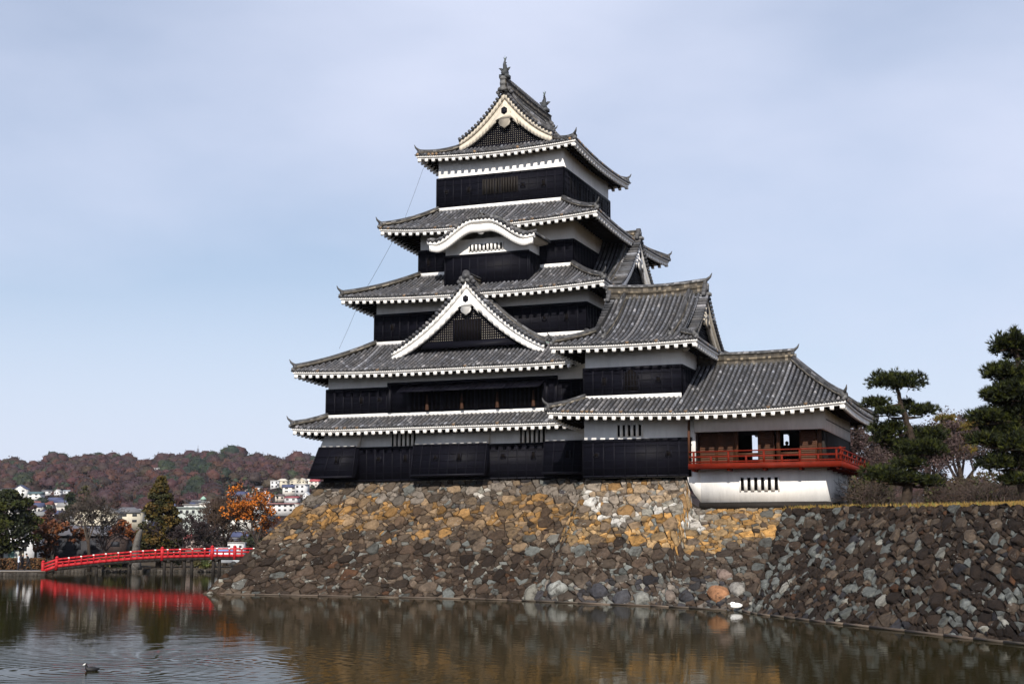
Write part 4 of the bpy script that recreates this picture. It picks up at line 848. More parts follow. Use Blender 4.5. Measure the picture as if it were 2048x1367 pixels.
bp = nd('ShaderNodeBump', t); bp.inputs['Strength'].default_value = 1.0; bp.inputs['Distance'].default_value = 1.0; t.links.new(hsum, bp.inputs['Height']); t.links.new(bp.outputs['Normal'], b.inputs['Normal'])
m = MB(); m.poly([(-260, -40, 0), (160, -40, 0), (160, 190, 0), (-260, 190, 0)]); tag(m.build('moat_water', wm), kind='structure')
m = MB(); m.poly([(-9000, -6000, -1.2), (9000, -6000, -1.2), (9000, 9000, -1.2), (-9000, 9000, -1.2)]); tag(m.build('ground', 'ground'), kind='structure')
# castle terrace behind the walls
m = MB(); top = [(-19.3, 77.2, 4.93), (-13.95, 76.85, 4.93), (-10.4, 73.6, 4.9), (-6.4, 66.7, 4.72), (-0.5, 55.6, 4.47), (9.8, 40.6, 4.47), (70, 40, 4.6), (70, 150, 5.0), (-13.9, 150, 5.0), (-13.9, 80.0, 4.94), (-19.3, 80.0, 4.93)]
m.prism(top, (0, 0, -6)); tag(m.build('castle_terrace', 'grass'), kind='structure')
m = MB(); m.box(-44.9, -13.9, 84.2, 150, -1, 4.96); tag(m.build('castle_platform', 'ground'), kind='structure')
gr = MB(); rg = random.Random(3)
edge = top[1:6]
for k in range(5200):
    i = rg.choice([0, 1, 2, 2, 3, 3]); f = rg.random(); a, c = Vector(edge[i]), Vector(edge[i + 1]); p = a.lerp(c, f); d = (c - a); nrm_ = Vector((-d.y, d.x, 0)).normalized(); p = p + nrm_ * rg.uniform(-0.25, 2.2) + Vector((0, 0, 0.0))
    h = rg.uniform(0.06, 0.24); a_ = rg.uniform(0, 6.28); wv = 0.03; g = rg.uniform(0.6, 1.3); q = Vector((math.cos(a_), math.sin(a_), 0)) * wv
    gr.poly([tuple(p - q), tuple(p + q), tuple(p + Vector((rg.uniform(-.08, .08), rg.uniform(-.08, .08), h)))], (0.18 * g, 0.115 * g, 0.03 * g) if rg.random() < 0.85 else (0.12 * g, 0.13 * g, 0.03 * g))
tag(gr.build('dry_grass', 'leaf'), 'short dry yellow grass along the top edge of the moat wall', 'grass', kind='stuff')
# far bank
def pl(u, d, z): x, y = at(u, d); return (x, y, z)
bank = [pl(-900, 143, 0.42), pl(92, 144, 0.42), pl(108, 161, 0.42), pl(330, 164, 0.42), pl(760, 166, 0.42), pl(2600, 230, 0.42), pl(3200, 700, 0.6), pl(-2400, 700, 0.6)]
m = MB(); m.prism(bank, (0, 0, -2.0)); tag(m.build('far_bank', 'ground'), kind='structure')
m = MB(); m.prism([pl(-900, 143.4, 0.426), pl(91, 144.3, 0.426), pl(104, 153, 0.426), pl(-900, 153, 0.426)], (0, 0, -0.003)); tag(m.build('path', 'paving'), kind='structure')
# ================================================================== plants
def leaf(mb, p, s, rnd, col, flat=0.0):
    a = Vector((rnd.gauss(0, 1), rnd.gauss(0, 1), rnd.gauss(0, 1) * (1 - flat))).normalized(); b = a.cross(Vector((rnd.gauss(0, 1), rnd.gauss(0, 1), rnd.gauss(0, 1)))).normalized()
    p = Vector(p); mb.poly([tuple(p - a * s), tuple(p + b * s * 0.55), tuple(p + a * s), tuple(p - b * s * 0.55)], col)
def clump(mb, c, rad, n, s, rnd, cols, shell=0.5):
    base = cols[rnd.randrange(len(cols))]
    for k in range(n):
        d = Vector((rnd.gauss(0, 1), rnd.gauss(0, 1), rnd.gauss(0, 1))).normalized() * (rnd.uniform(shell, 1) ** 0.6)
        leaf(mb, (c[0] + d.x * rad[0], c[1] + d.y * rad[1], c[2] + d.z * rad[2]), s * rnd.uniform(0.6, 1.3), rnd, jit(base, rnd))
def limb(mb, p, d, ln, r, rnd, lev, col, droop=0.0, spread=0.6, up=0.15, tips=None, segs=3, kids=(2, 4), minr=0.012):
    P = [Vector(p)]; D = Vector(d).normalized()
    for i in range(segs):
        D = (D + Vector((rnd.gauss(0, .16), rnd.gauss(0, .16), rnd.gauss(0, .10) + up * 0.3 - droop * (0.4 if lev < 2 else 0.0)))).normalized(); P.append(P[-1] + D * (ln / segs))
    mb.tube(P, [max(minr, r * (1 - 0.45 * i / segs)) for i in range(segs + 1)], 6 if lev > 2 else (4 if lev > 1 else 3), col, cap=False)
    if tips is not None and lev <= 1: tips.append(P[-1])
    if lev <= 0: return
    n = rnd.randint(*kids) + (1 if lev == 1 else 0)
    for k in range(n):
        q = P[-1] if k == 0 else P[rnd.randint(1, segs)].lerp(P[-1], rnd.random() * 0.6)
        e = Vector((rnd.gauss(0, 1), rnd.gauss(0, 1), rnd.gauss(0, 0.55) + up)).normalized()
        limb(mb, q, D * (1 - spread) + e * spread, ln * rnd.uniform(0.58, 0.82), r * 0.55, rnd, lev - 1, col, droop, spread, up, tips, segs, kids, minr)
def bare_tree(x, y, z, H, seed, label, lev=5, col=(0.045, 0.032, 0.028), spread=0.62, droop=0.0, minr=0.02, group=None, leaves=None, lsize=0.2, lean=(0, 0), name='bare_tree', cat='tree', kids=(2, 3), trunk_k=0.30, rk=0.022):
    rnd = random.Random(seed); root = thing(name, (x, y, z), label, cat, group); tr = MB(); cw = MB(); tips = []
    top = Vector((x + lean[0], y + lean[1], z + H * trunk_k)); r0 = H * rk
    tr.tube([(x, y, z - 0.3), (x + lean[0] * .4, y, z + H * trunk_k * 0.5), tuple(top)], [r0 * 1.3, r0, r0 * 0.85], 8)
    for k in range(4):
        a = 6.283 * (k + rnd.random() * 0.6) / 4; limb(cw, top - Vector((0, 0, rnd.uniform(0, H * .08))), (math.cos(a) * spread, math.sin(a) * spread, 1.0 if k else 1.6), H * 0.26, r0 * 0.62, rnd, lev - 1, jit(col, rnd, .1), droop, spread, 0.22, tips, 3, kids, minr)
    zm = max(v[2] for v in cw.v) - z; kf = H / max(zm, 0.1)
    def fit(v): return (x + (v[0] - x) * kf, y + (v[1] - y) * kf, z + (v[2] - z) * kf)
    cw.v = [fit(v) for v in cw.v]; tr.v = [fit(v) for v in tr.v]; tips = [Vector(fit(tp)) for tp in tips]
    tr.build('trunk', 'bark', root, smooth=True); cw.build('branches', 'leaf', root)
    if leaves:
        lv = MB(); cols, n, frac = leaves
        for tpt in tips:
            if rnd.random() < frac: clump(lv, tpt, (H * .05, H * .05, H * .04), n, lsize, rnd, cols, 0.1)
        lv.build('crown', 'leaf', root)
    return root
def crown_tree(x, y, z, H, W, seed, label, cols, shape='round', n=60, per=60, s=0.35, name='tree', group=None, clear=0.2, trunk_r=0.25):
    rnd = random.Random(seed); root = thing(name, (x, y, z), label, 'tree', group); tr = MB(); tr.tube([(x, y, z - 0.4), (x + .1, y, z + H * 0.5), (x, y, z + H * 0.92)], [trunk_r * 1.2, trunk_r * 0.8, 0.05], 8); 
    cw = MB()
    for k in range(n):
        f = rnd.random() ** 0.8; a = rnd.uniform(0, 6.283); zz = clear + (1 - clear) * f
        if shape == 'cone': rr = W * (1 - f) ** 0.8 * rnd.uniform(0.55, 1.05); cr_ = W * (0.34 - 0.18 * f)
        elif shape == 'round': rr = W * math.sqrt(max(0.02, 1 - (2 * f - 0.9) ** 2 / 1.21)) * rnd.uniform(0.5, 1.0); cr_ = W * 0.30
        else: rr = W * rnd.uniform(0.2, 1.0); cr_ = W * 0.28
        c = (x + math.cos(a) * rr, y + math.sin(a) * rr, z + H * zz)
        if k % 4 == 0: tr.tube([(x, y, c[2] - 0.15 * rr), c], [trunk_r * 0.25, 0.03], 5)
        clump(cw, c, (cr_, cr_, cr_ * (0.55 if shape != 'cone' else 0.5)), per, s, rnd, cols, 0.35)
    tr.build('trunk', 'bark', root); cw.build('crown', 'leaf', root); return root
PINE = [(0.011, 0.016, 0.003), (0.018, 0.024, 0.0035), (0.006, 0.009, 0.003), (0.034, 0.040, 0.004)]
def tuft(mb, p, d, ln, rnd, col, n=9):
    d = Vector(d).normalized()
    for k in range(n):
        e = (d * 1.2 + Vector((rnd.gauss(0, .55), rnd.gauss(0, .55), rnd.gauss(0, .45)))).normalized(); sd_ = e.cross(Vector((rnd.random() - .5, rnd.random() - .5, rnd.random() - .5))).normalized() * (ln * 0.11); q = Vector(p)
        mb.poly([tuple(q - sd_), tuple(q + sd_), tuple(q + e * ln * rnd.uniform(0.7, 1.15))], jit(col, rnd, .3))
def pine(base, spine, pads, seed, label, dens=1.0, tl=0.24, cols=PINE, rtrunk=0.22, name='pine_tree'):
    rnd = random.Random(seed); root = thing(name, base, label, 'tree'); tr = MB(); P = [Vector(p) for p in spine]; n = len(P)
    fine = []
    for i in range(n - 1):
        for k in range(4): fine.append(P[i].lerp(P[i + 1], k / 4) + Vector((rnd.gauss(0, .025), rnd.gauss(0, .025), 0)))
    fine.append(P[-1]); tr.tube(fine, [rtrunk * (1.25 - 0.95 * i / (len(fine) - 1)) for i in range(len(fine))], 9)
    for (c, r) in pads:
        c = Vector(c); q = min(fine, key=lambda p: (p - c).length + (0.6 if p.z > c.z else 0)); mid = q.lerp(c, 0.5) + Vector((0, 0, -0.12)); tr.tube([q, mid, c - Vector((0, 0, r[2] * 0.5))], [rtrunk * 0.42, rtrunk * 0.3, 0.03], 6)
        for k in range(5): e = c + Vector((rnd.uniform(-.7, .7) * r[0], rnd.uniform(-.7, .7) * r[1], -r[2] * 0.3)); tr.tube([mid.lerp(c, .6), e], [rtrunk * 0.18, 0.015], 4)
    tr.build('trunk', 'bark', root)
    for (c, r) in pads:
        cw = MB(); m = int(dens * 130 * (r[0] * r[1] + (r[0] + r[1]) * r[2]))
        lobes = [(Vector((math.cos(q * 2.4) * math.sqrt((q + .5) / 11) * .66 * r[0], math.sin(q * 2.4) * math.sqrt((q + .5) / 11) * .66 * r[1], rnd.uniform(-.2, .2) * r[2])), rnd.uniform(0.34, 0.48)) for q in range(11)]
        for k in range(m):
            lc, lr = lobes[k % 11]; d = Vector((rnd.gauss(0, 1), rnd.gauss(0, 1), abs(rnd.gauss(0, 1)) - 0.25)).normalized(); rr = rnd.uniform(0.55, 1.0)
            p = Vector(c) + lc + Vector((d.x * r[0] * lr * rr, d.y * r[1] * lr * rr, d.z * r[2] * 0.85 * rr)); tuft(cw, p, d + Vector((0, 0, 0.55)), tl * rnd.uniform(0.75, 1.2), rnd, cols[rnd.randrange(len(cols))])
        cw.build('foliage_pad', 'leaf', root)
    return root
def pp(u, v, dep, dd=0.0): x, y = at(u, dep + dd); return (x, y, zat(v, dep))
# shaped garden pine right of the pavilion
dp = 68.0; S1 = dp / 2873
spine = [pp(1812, 1012, dp), pp(1818, 985, dp), pp(1832, 930, dp, .1), pp(1838, 892, dp), pp(1826, 855, dp), pp(1814, 815, dp), pp(1808, 785, dp), pp(1806, 768, dp)]
pads = [((1805, 768), 62, 21, 0), ((1762, 806), 30, 12, .3), ((1786, 828), 30, 10, -.5), ((1852, 823), 38, 13, .2), ((1824, 805), 18, 8, .9), ((1786, 862), 42, 17, .2), ((1866, 872), 40, 17, 0.3), ((1846, 905), 56, 20, -.4), ((1776, 955), 50, 19, -.3), ((1856, 966), 36, 13, .2), ((1822, 932), 36, 13, -.5), ((1800, 890), 30, 12, .5), ((1812, 962), 40, 13, -.2), ((1840, 880), 30, 10, .6), ((1772, 880), 26, 11, .2)]
pine(pp(1812, 1012, dp), spine, [(pp(u, v, dp, dd), (a * 1.1 * S1, a * S1 * 0.85, b_ * 1.45 * S1)) for (u, v), a, b_, dd in pads], 4, 'sculpted garden pine with cloud-shaped needle pads on the terrace beside the pavilion', dens=2.2, tl=0.2)
dp = 60.0; S2_ = dp / 2873
spine = [pp(2062, 1020, dp), pp(2052, 960, dp), pp(2060, 880, dp), pp(2048, 800, dp), pp(2056, 720, dp), pp(2040, 672, dp)]
pads = [((2024, 690), 42, 22, 0), ((2062, 700), 50, 26, .5), ((2004, 748), 38, 19, 0), ((2050, 760), 55, 28, .3), ((2022, 795), 46, 22, -.3), ((2000, 800), 30, 18, .4), ((1968, 838), 42, 15, 0), ((2030, 840), 55, 28, .4), ((2080, 830), 60, 30, 0), ((2000, 872), 50, 19, .5), ((1965, 884), 34, 12, -.2), ((2040, 893), 60, 26, -.2), ((1985, 928), 44, 16, .2), ((2040, 930), 55, 22, .4), ((2034, 962), 46, 14, .0), ((2100, 900), 70, 30, .4), ((2100, 750), 60, 30, .2), ((2110, 960), 60, 24, .2), ((1985, 790), 26, 12, .2)]
pine(pp(2062, 1020, dp), spine, [(pp(u + 14, v, dp, dd), (a * S2_, a * S2_ * 0.9, b_ * 1.55 * S2_)) for (u, v), a, b_, dd in pads], 9, 'tall dense dark green pine cut off by the right edge of the picture', dens=1.9, tl=0.25, rtrunk=0.26)
dp = 92.0; S3_ = dp / 2873
pads = [((1915, 858), 34, 14, 0), ((1945, 880), 30, 12, .5), ((1900, 838), 22, 10, .3), ((1930, 905), 34, 12, -.3), ((1960, 850), 26, 12, .2)]
pine(pp(1935, 1010, dp), [pp(1935, 1010, dp), pp(1925, 930, dp), pp(1915, 850, dp)], [(pp(u, v, dp, dd), (a * S3_, a * S3_, b_ * S3_)) for (u, v), a, b_, dd in pads], 14, 'yellowish pine half hidden behind the tall dark pine', dens=0.9, tl=0.3, cols=[(0.10, 0.075, 0.012), (0.075, 0.07, 0.014), (0.13, 0.085, 0.018)], rtrunk=0.16)
TW = (0.085, 0.062, 0.06)
for i, (u, vt, d, lb) in enumerate([(1722, 838, 96, 'weeping bare cherry tree seen just right of the pavilion wall'), (1870, 838, 88, 'bare spreading tree between the sculpted pine and the tall pine'), (1790, 845, 110, 'bare tree behind the sculpted pine'), (1925, 815, 104, 'bare tree behind the yellowish pine')]):
    x, y = at(u, d); bare_tree(x, y, 4.95, zat(vt, d) - 4.95, 40 + i, lb, lev=6, col=TW, droop=0.22 if i == 0 else 0.04, spread=0.72, minr=0.012, kids=(2, 4), leaves=([(0.06, 0.038, 0.036), (0.045, 0.03, 0.026)], 9, 1.0), lsize=.075)
for i, (u0, u1, vt, d, lb) in enumerate([(1700, 1790, 940, 80, 'brown leafless shrub thicket at the foot of the pavilion side'), (1850, 1960, 938, 84, 'brown leafless shrub thicket behind the sculpted pine trunk'), (1950, 2080, 930, 78, 'tall brown leafless thicket under the tall dark pine')]):
    rnd = random.Random(70 + i); x, y = at((u0 + u1) / 2, d); root = thing('shrub', (x, y, 4.9), lb, 'shrub'); m = MB(); h = zat(vt, d) - 4.9
    for k in range(150):
        x, y = at(rnd.uniform(u0, u1), d + rnd.uniform(-2, 4)); limb(m, (x, y, 4.85), (rnd.gauss(0, .5), rnd.gauss(0, .5), 1), h * rnd.uniform(0.3, 0.55), 0.03, rnd, 2, jit((0.055, 0.04, 0.032), rnd), 0.06, 0.6, 0.1, None, 3, (2, 3), 0.010)
    for k in range(1500):
        x, y = at(rnd.uniform(u0, u1), d + rnd.uniform(-1, 4)); leaf(m, (x, y, 4.9 + h * rnd.random() ** 1.3 * 0.85), 0.13, rnd, jit((0.05, 0.035, 0.02) if rnd.random() < .7 else (0.035, 0.04, 0.012), rnd))
    m.build('twigs', 'leaf', root)
# ================================================================== red bridge
def interp(L_, u):
    for (a, b), (c, d) in zip(L_, L_[1:]):
        if u <= c: return b + (d - b) * (u - a) / (c - a)
    return L_[-1][1]
TOP = [(86, 1127), (115, 1118), (200, 1108.5), (275, 1102), (325, 1099), (425, 1096.5), (560, 1096.5)]
def bdep(u): return 146.0 - (u - 88) / 432.0 * 7.0
def bp_(u, off=0.0, dz=0.0): d = bdep(u); x, y = at(u, d + off); return Vector((x, y, zat(interp(TOP, u), d) + dz))
x, y = at(300, 143); brg = thing('red_bridge', (x, y, 0.0), 'red-painted wooden footbridge arching over the moat to the foot of the keep', 'bridge')
us = list(np.linspace(115, 545, 36))
for off in (0.0, 3.2):
    m = MB()
    for z, h in ((0, 0.15), (-0.32, 0.14), (-0.68, 0.25)):
        for a, b in zip(us, us[1:]): m.beam(bp_(a, off, z), bp_(b + 0.4, off, z), 0.12, h)
        m.beam(bp_(88, off, z - 0.08), bp_(115, off, z), 0.12, h)
    u = 115 + 12.3
    k = 0
    while u < 540:
        p = bp_(u, off, 0)
        if k % 2: m.box(p.x - .07, p.x + .07, p.y - .06, p.y + .06, p.z - .7, p.z + 0.05)
        else: m.box(p.x - .06, p.x + .06, p.y - .05, p.y + .05, p.z - .7, p.z - .3)
        u += 12.3; k += 1
    m.build('railing', 'bridge_red', brg)
    for u in (88, 115, 325, 425, 470):
        q = MB(); p = bp_(u, off, 0); q.tube([(p.x, p.y, p.z - 1.05), (p.x, p.y, p.z + 0.16)], [0.17, 0.17], 10); q.tube([(p.x, p.y, p.z + 0.16), (p.x, p.y, p.z + 0.22), (p.x, p.y, p.z + 0.34)], [0.2, 0.17, 0.03], 10); q.build('newel_post', 'bridge_red', brg)
    u = 115 + 24.6
    while u < 540: cp = MB(); p = bp_(u, off, 0); cp.box(p.x - .09, p.x + .09, p.y - .09, p.y + .09, p.z - 0.02, p.z + 0.075); cp.build('post_cap', 'white', brg); u += 24.6
dk = MB()
for a, b in zip([88] + us, us):
    for off in (0.15, 1.6, 3.05): dk.beam(bp_(a, off, -0.93), bp_(b + 0.3, off, -0.93), 0.3, 0.32)
    p0, p1, p2, p3 = bp_(a, -0.1, -0.76), bp_(b, -0.1, -0.76), bp_(b, 3.3, -0.76), bp_(a, 3.3, -0.76); dk.poly([tuple(p0), tuple(p1), tuple(p2), tuple(p3)])
dk.build('deck', 'darkwood', brg)
for u in (195, 260, 330, 345, 370, 385, 428, 440):
    for off in (0.3, 2.9):
        q = MB(); p = bp_(u, off, -1.0); q.tube([(p.x, p.y, -0.4), (p.x, p.y, p.z)], 0.16, 8); q.build('pile', 'darkwood', brg)
for u in (200, 262, 338, 378, 434): q = MB(); q.beam(bp_(u, -0.2, -1.15), bp_(u, 3.4, -1.15), 0.3, 0.3); q.build('cross_beam', 'darkwood', brg)
# ================================================================== far bank: people, boards, trees
def lump_box(mb, x0, x1, y0, y1, z0, z1, rnd, n, s, cols):
    for k in range(n): leaf(mb, (rnd.uniform(x0, x1), rnd.uniform(y0, y1), z0 + (z1 - z0) * rnd.random()), s, rnd, jit(cols[rnd.randrange(len(cols))], rnd))
rnd = random.Random(8)
for i, (u0, u1, d, h, lb) in enumerate([(-120, 8, 156, 1.15, 'low clipped brown hedge at the left edge of the far bank'), (8, 92, 156.5, 1.2, 'low clipped brown hedge behind the walkers on the far bank')]):
    m = MB(); core = MB(); x, y = at((u0 + u1) / 2, d); root = thing('hedge', (x, y, 0.42), lb, 'hedge')
    for k in range(2600): xx, yy = at(rnd.uniform(u0, u1), d + rnd.uniform(-.7, .7)); leaf(m, (xx, yy, 0.42 + h * rnd.random()), 0.14, rnd, jit(rnd.choice([(0.09, 0.04, 0.015), (0.06, 0.035, 0.015), (0.11, 0.055, 0.02)]), rnd))
    a, b = at(u0, d), at(u1, d); core.beam((a[0], a[1], 0.42 + h * .45), (b[0], b[1], 0.42 + h * .45), 1.0, h * 0.85); m.build('leaves', 'leaf', root); core.build('core', 'earth', root)
x, y = at(24, 159); ib = thing('notice_board', (x, y, 0.42), 'dark roofed notice board with a pale map panel under the left pine', 'notice board')
rx, ry = RT
def lp(c, a, o, z): return (c[0] + RT[0] * a - FH[0] * o, c[1] + RT[1] * a - FH[1] * o, z)
def rbox(mb, c, a0, a1, o0, o1, z0, z1, col=(0.1, 0.1, 0.1)):
    p = [lp(c, a, o, z) for z in (z0, z1) for o in (o0, o1) for a in (a0, a1)]; mb.add(p, [(0, 2, 3, 1), (4, 5, 7, 6), (0, 1, 5, 4), (2, 6, 7, 3), (0, 4, 6, 2), (1, 3, 7, 5)], col)
m = MB(); rbox(m, (x, y), -1.3, 1.3, -.1, .0, .5, 2.7); rbox(m, (x, y), -1.35, -1.15, -.12, .1, .42, 3.0); rbox(m, (x, y), 1.15, 1.35, -.12, .1, .42, 3.0); m.build('frame', 'darkwood', ib)
m = MB(); m.prism([lp((x, y), -1.7, 0.7, 2.85), lp((x, y), -1.7, 0, 3.35), lp((x, y), -1.7, -0.7, 2.85)], tuple(np.append(RT * 3.4, 0))); m.build('roof', 'darkwood', ib)
m = MB(); rbox(m, (x, y), -0.85, 0.85, 0.01, 0.04, 1.05, 2.5, (0.38, 0.4, 0.38)); rbox(m, (x, y), -0.35, 0.35, 0.041, 0.05, 1.15, 2.4, (0.12, 0.22, 0.2)); m.build('map_panel', 'any', ib)
def person(u, dep, z, label, face, coat, trousers, H=1.68, stride=0.25, lean=0.0, hair=(0.02, 0.015, 0.012)):
    x, y = at(u, dep); root = thing('person', (x, y, z), label, 'person'); k = H / 1.7
    f = Vector((math.cos(face), math.sin(face), 0)); s = Vector((-f.y, f.x, 0))
    J = [('hip', 0, 0, .92, .125), ('waist', .01, 0, 1.08, .125), ('chest', .03 + lean, 0, 1.30, .15), ('neck', .04 + lean * 1.4, 0, 1.47, .055), ('head', .07 + lean * 1.7, 0, 1.60, .092), ('crown', .06 + lean * 1.7, 0, 1.68, .07),
         ('hl', 0, .09, .88, .085), ('kl', stride * .55, .09, .50, .06), ('fl', stride * .7, .09, .07, .042), ('tl', stride * .7 + .16, .09, .04, .035), ('hr', 0, -.09, .88, .085), ('kr', -stride * .2, -.09, .48, .06), ('fr', -stride, -.09, .09, .042), ('tr', -stride + .16, -.09, .04, .035),
         ('sl', .02 + lean, .19, 1.40, .062), ('el', -.02 + lean, .25, 1.12, .045), ('wl', .10 + lean, .24, .90, .032), ('pl', .13 + lean, .24, .81, .034), ('sr', .02 + lean, -.19, 1.40, .062), ('er', .0 + lean, -.25, 1.12, .045), ('wr', .14 + lean, -.23, .93, .032), ('pr', .18 + lean, -.23, .84, .034)]
    E_ = [(0, 1), (1, 2), (2, 3), (3, 4), (4, 5), (0, 6), (6, 7), (7, 8), (8, 9), (0, 10), (10, 11), (11, 12), (12, 13), (2, 14), (14, 15), (15, 16), (16, 17), (2, 18), (18, 19), (19, 20), (20, 21)]
    me = bpy.data.meshes.new('tmp'); me.from_pydata([tuple(f * (a * k) + s * (b * k) + Vector((0, 0, c * k))) for _, a, b, c, _r in J], E_, []); o = bpy.data.objects.new('tmp', me); COL.objects.link(o)
    md = o.modifiers.new('s', 'SKIN'); 
    for i, j in enumerate(J): me.skin_vertices[0].data[i].radius = (j[4] * k, j[4] * k); me.skin_vertices[0].data[i].use_root = (i == 0)
    o.modifiers.new('b', 'SUBSURF').levels = 1
    dg = bpy.context.evaluated_depsgraph_get(); ev = bpy.data.meshes.new_from_object(o.evaluated_get(dg)); bpy.data.objects.remove(o)
    mb = MB(); V = [tuple(Vector(v.co) + Vector((x, y, z))) for v in ev.vertices]; mb.v = V
    for p in ev.polygons:
        c = p.center; hz = c.z / k; side = abs(c.dot(s)) / k
        col = (0.35, 0.2, 0.14) if hz > 1.46 or (hz < 0.88 and side > 0.2) else (coat if hz > 0.86 else (trousers if hz > 0.1 else (0.02, 0.02, 0.02)))
        mb.f.append(list(p.vertices)); mb.c.append(col)
    mb.build('body', 'any', root, smooth=True)
    hm = MB(); c = Vector((x, y, z)) + f * ((.055 + lean * 1.7) * k) + Vector((0, 0, 1.64 * k)); hm.tube([c + Vector((0, 0, -.09)) - f * .03, c + Vector((0, 0, -.02)) - f * .015, c + Vector((0, 0, .05)), c + Vector((0, 0, .105))], [.085, .108, .1, .03], 10, hair); hm.build('hair', 'any', root, smooth=True)
    return root
person(39, 149.5, 0.43, 'person in a white jacket and dark trousers standing on the bank path', 0.6, (0.5, 0.54, 0.62), (0.02, 0.025, 0.04), 1.7, 0.08)
person(46, 150.4, 0.43, 'person in black with a light cap close behind the one in white', 0.3, (0.02, 0.02, 0.025), (0.015, 0.015, 0.02), 1.72, 0.1, hair=(0.3, 0.27, 0.2))
person(59, 148.6, 0.43, 'person all in black leaning forward in mid-stride on the bank path', 3.5, (0.012, 0.012, 0.015), (0.012, 0.012, 0.014), 1.75, 0.36, 0.12)
person(1580, 84.2, 7.4, 'person in dark clothes inside the pavilion behind the guard rail', -1.9, (0.03, 0.03, 0.035), (0.02, 0.02, 0.025), 1.66, 0.05)
x, y = at(272, 160); root = thing('standing_stone', (x, y, 0.42), 'tall rough grey standing stone behind the bridge', 'monument'); m = MB()
m.tube([lp((x, y), .15, 0, .3), lp((x, y), .1, 0, 1.0), lp((x, y), .0, 0, 2.3), lp((x, y), .12, 0, 3.4), lp((x, y), .3, 0, 4.2), lp((x, y), .5, 0, 4.65), lp((x, y), .62, 0, 4.75)], [.75, .66, .56, .48, .4, .26, .08], 8, (0.10, 0.093, 0.085), flat=0.7); m.build('rock', 'stone', root)
G_PINE = [(0.022, 0.027, 0.004), (0.034, 0.038, 0.005), (0.012, 0.016, 0.004)]
def T(u, d): return at(u, d)
x, y = T(10, 160); crown_tree(x, y, .42, zat(986, 160) - .42, 3.3, 1, 'dense round green pine at the left edge of the far bank', G_PINE, 'round', 70, 110, .22, 'pine_tree', clear=.22)
x, y = T(-70, 163); crown_tree(x, y, .42, 7.5, 3.6, 2, 'dense green pine just outside the left edge of the picture', G_PINE, 'round', 60, 90, .24, 'pine_tree', clear=.2)
RB = [(0.10, 0.035, 0.014), (0.075, 0.028, 0.014), (0.13, 0.045, 0.015), (0.05, 0.025, 0.016)]
x, y = T(72, 170); bare_tree(x, y, .42, zat(1028, 170) - .42, 21, 'sparse rust-leaved tree in front of a white house behind the walkers', 5, leaves=(RB, 9, .5), lsize=.18, minr=.015)
x, y = T(112, 168); bare_tree(x, y, .42, zat(1040, 168) - .42, 22, 'bushy red-brown autumn tree left of the bridge', 5, leaves=(RB, 16, .8), lsize=.2, minr=.015)
x, y = T(181, 158); bare_tree(x, y, .42, zat(972, 158) - .42, 23, 'tall bare crooked tree behind the middle of the left railing', 6, col=(0.05, 0.036, 0.03), minr=.03, kids=(2, 4), lean=(-.4, 0), trunk_k=.42)
x, y = T(210, 163); bare_tree(x, y, .42, zat(1018, 163) - .42, 24, 'dark bare tree right of the tall crooked one', 6, minr=.03)
x, y = T(252, 172); bare_tree(x, y, .42, zat(1040, 172) - .42, 25, 'rusty orange tree left of the cedar', 5, leaves=([(0.16, 0.05, 0.015), (0.11, 0.04, 0.015)], 16, .8), lsize=.2, minr=.015)
CED = [(0.042, 0.034, 0.006), (0.055, 0.039, 0.007), (0.024, 0.024, 0.006), (0.07, 0.044, 0.008)]
x, y = T(318, 168); crown_tree(x, y, .42, zat(953, 168) - .42, 3.05, 3, 'tall conical olive-brown cedar behind the bridge', CED, 'cone', 150, 90, .2, 'cedar_tree', clear=.1, trunk_r=.3)
for i, (u, vt, d, lb) in enumerate([(368, 1022, 166, 'dark bare tree just right of the cedar'), (408, 1046, 172, 'small dark bare tree behind the bridge posts'), (452, 976, 184, 'broad brown bare tree left of the orange one')]):
    x, y = T(u, d); bare_tree(x, y, .42, zat(vt, d) - .42, 30 + i, lb, 6, minr=.034, kids=(3, 4) if i == 2 else (2, 4), spread=.7, col=(0.055, 0.036, 0.026) if i == 2 else (0.03, 0.022, 0.02))
OR = [(0.38, 0.115, 0.008), (0.33, 0.09, 0.008), (0.24, 0.075, 0.012)]
x, y = T(514, 180); bare_tree(x, y, .42, zat(972, 180) - .42, 37, 'bright orange autumn tree beside the stone base of the keep', 5, leaves=(OR, 17, .42), lsize=.17, minr=.03, col=(0.035, 0.025, 0.02), spread=.72, kids=(2, 4))
for i, (u, v, d, wd, lb) in enumerate([(408, 1118, 162, .9, 'small rounded green shrub on the far bank under the bridge end'), (225, 1108, 160, 1.3, 'olive shrub behind the bridge under the bare trees'), (340, 1098, 175, 1.8, 'dark shrub at the foot of the cedar')]):
    x, y = T(u, d); root = thing('shrub', (x, y, .42), lb, 'shrub'); m = MB(); rnd = random.Random(90 + i); h = zat(v, d) - .42
    for k in range(16): clump(m, (x + rnd.uniform(-wd, wd), y + rnd.uniform(-.6, .6), .42 + h * rnd.uniform(.2, .85)), (.6, .5, .4), 50, .13, rnd, [(0.05, 0.06, 0.015), (0.035, 0.045, 0.012), (0.07, 0.06, 0.02)], .2)
    m.build('leaves', 'leaf', root)
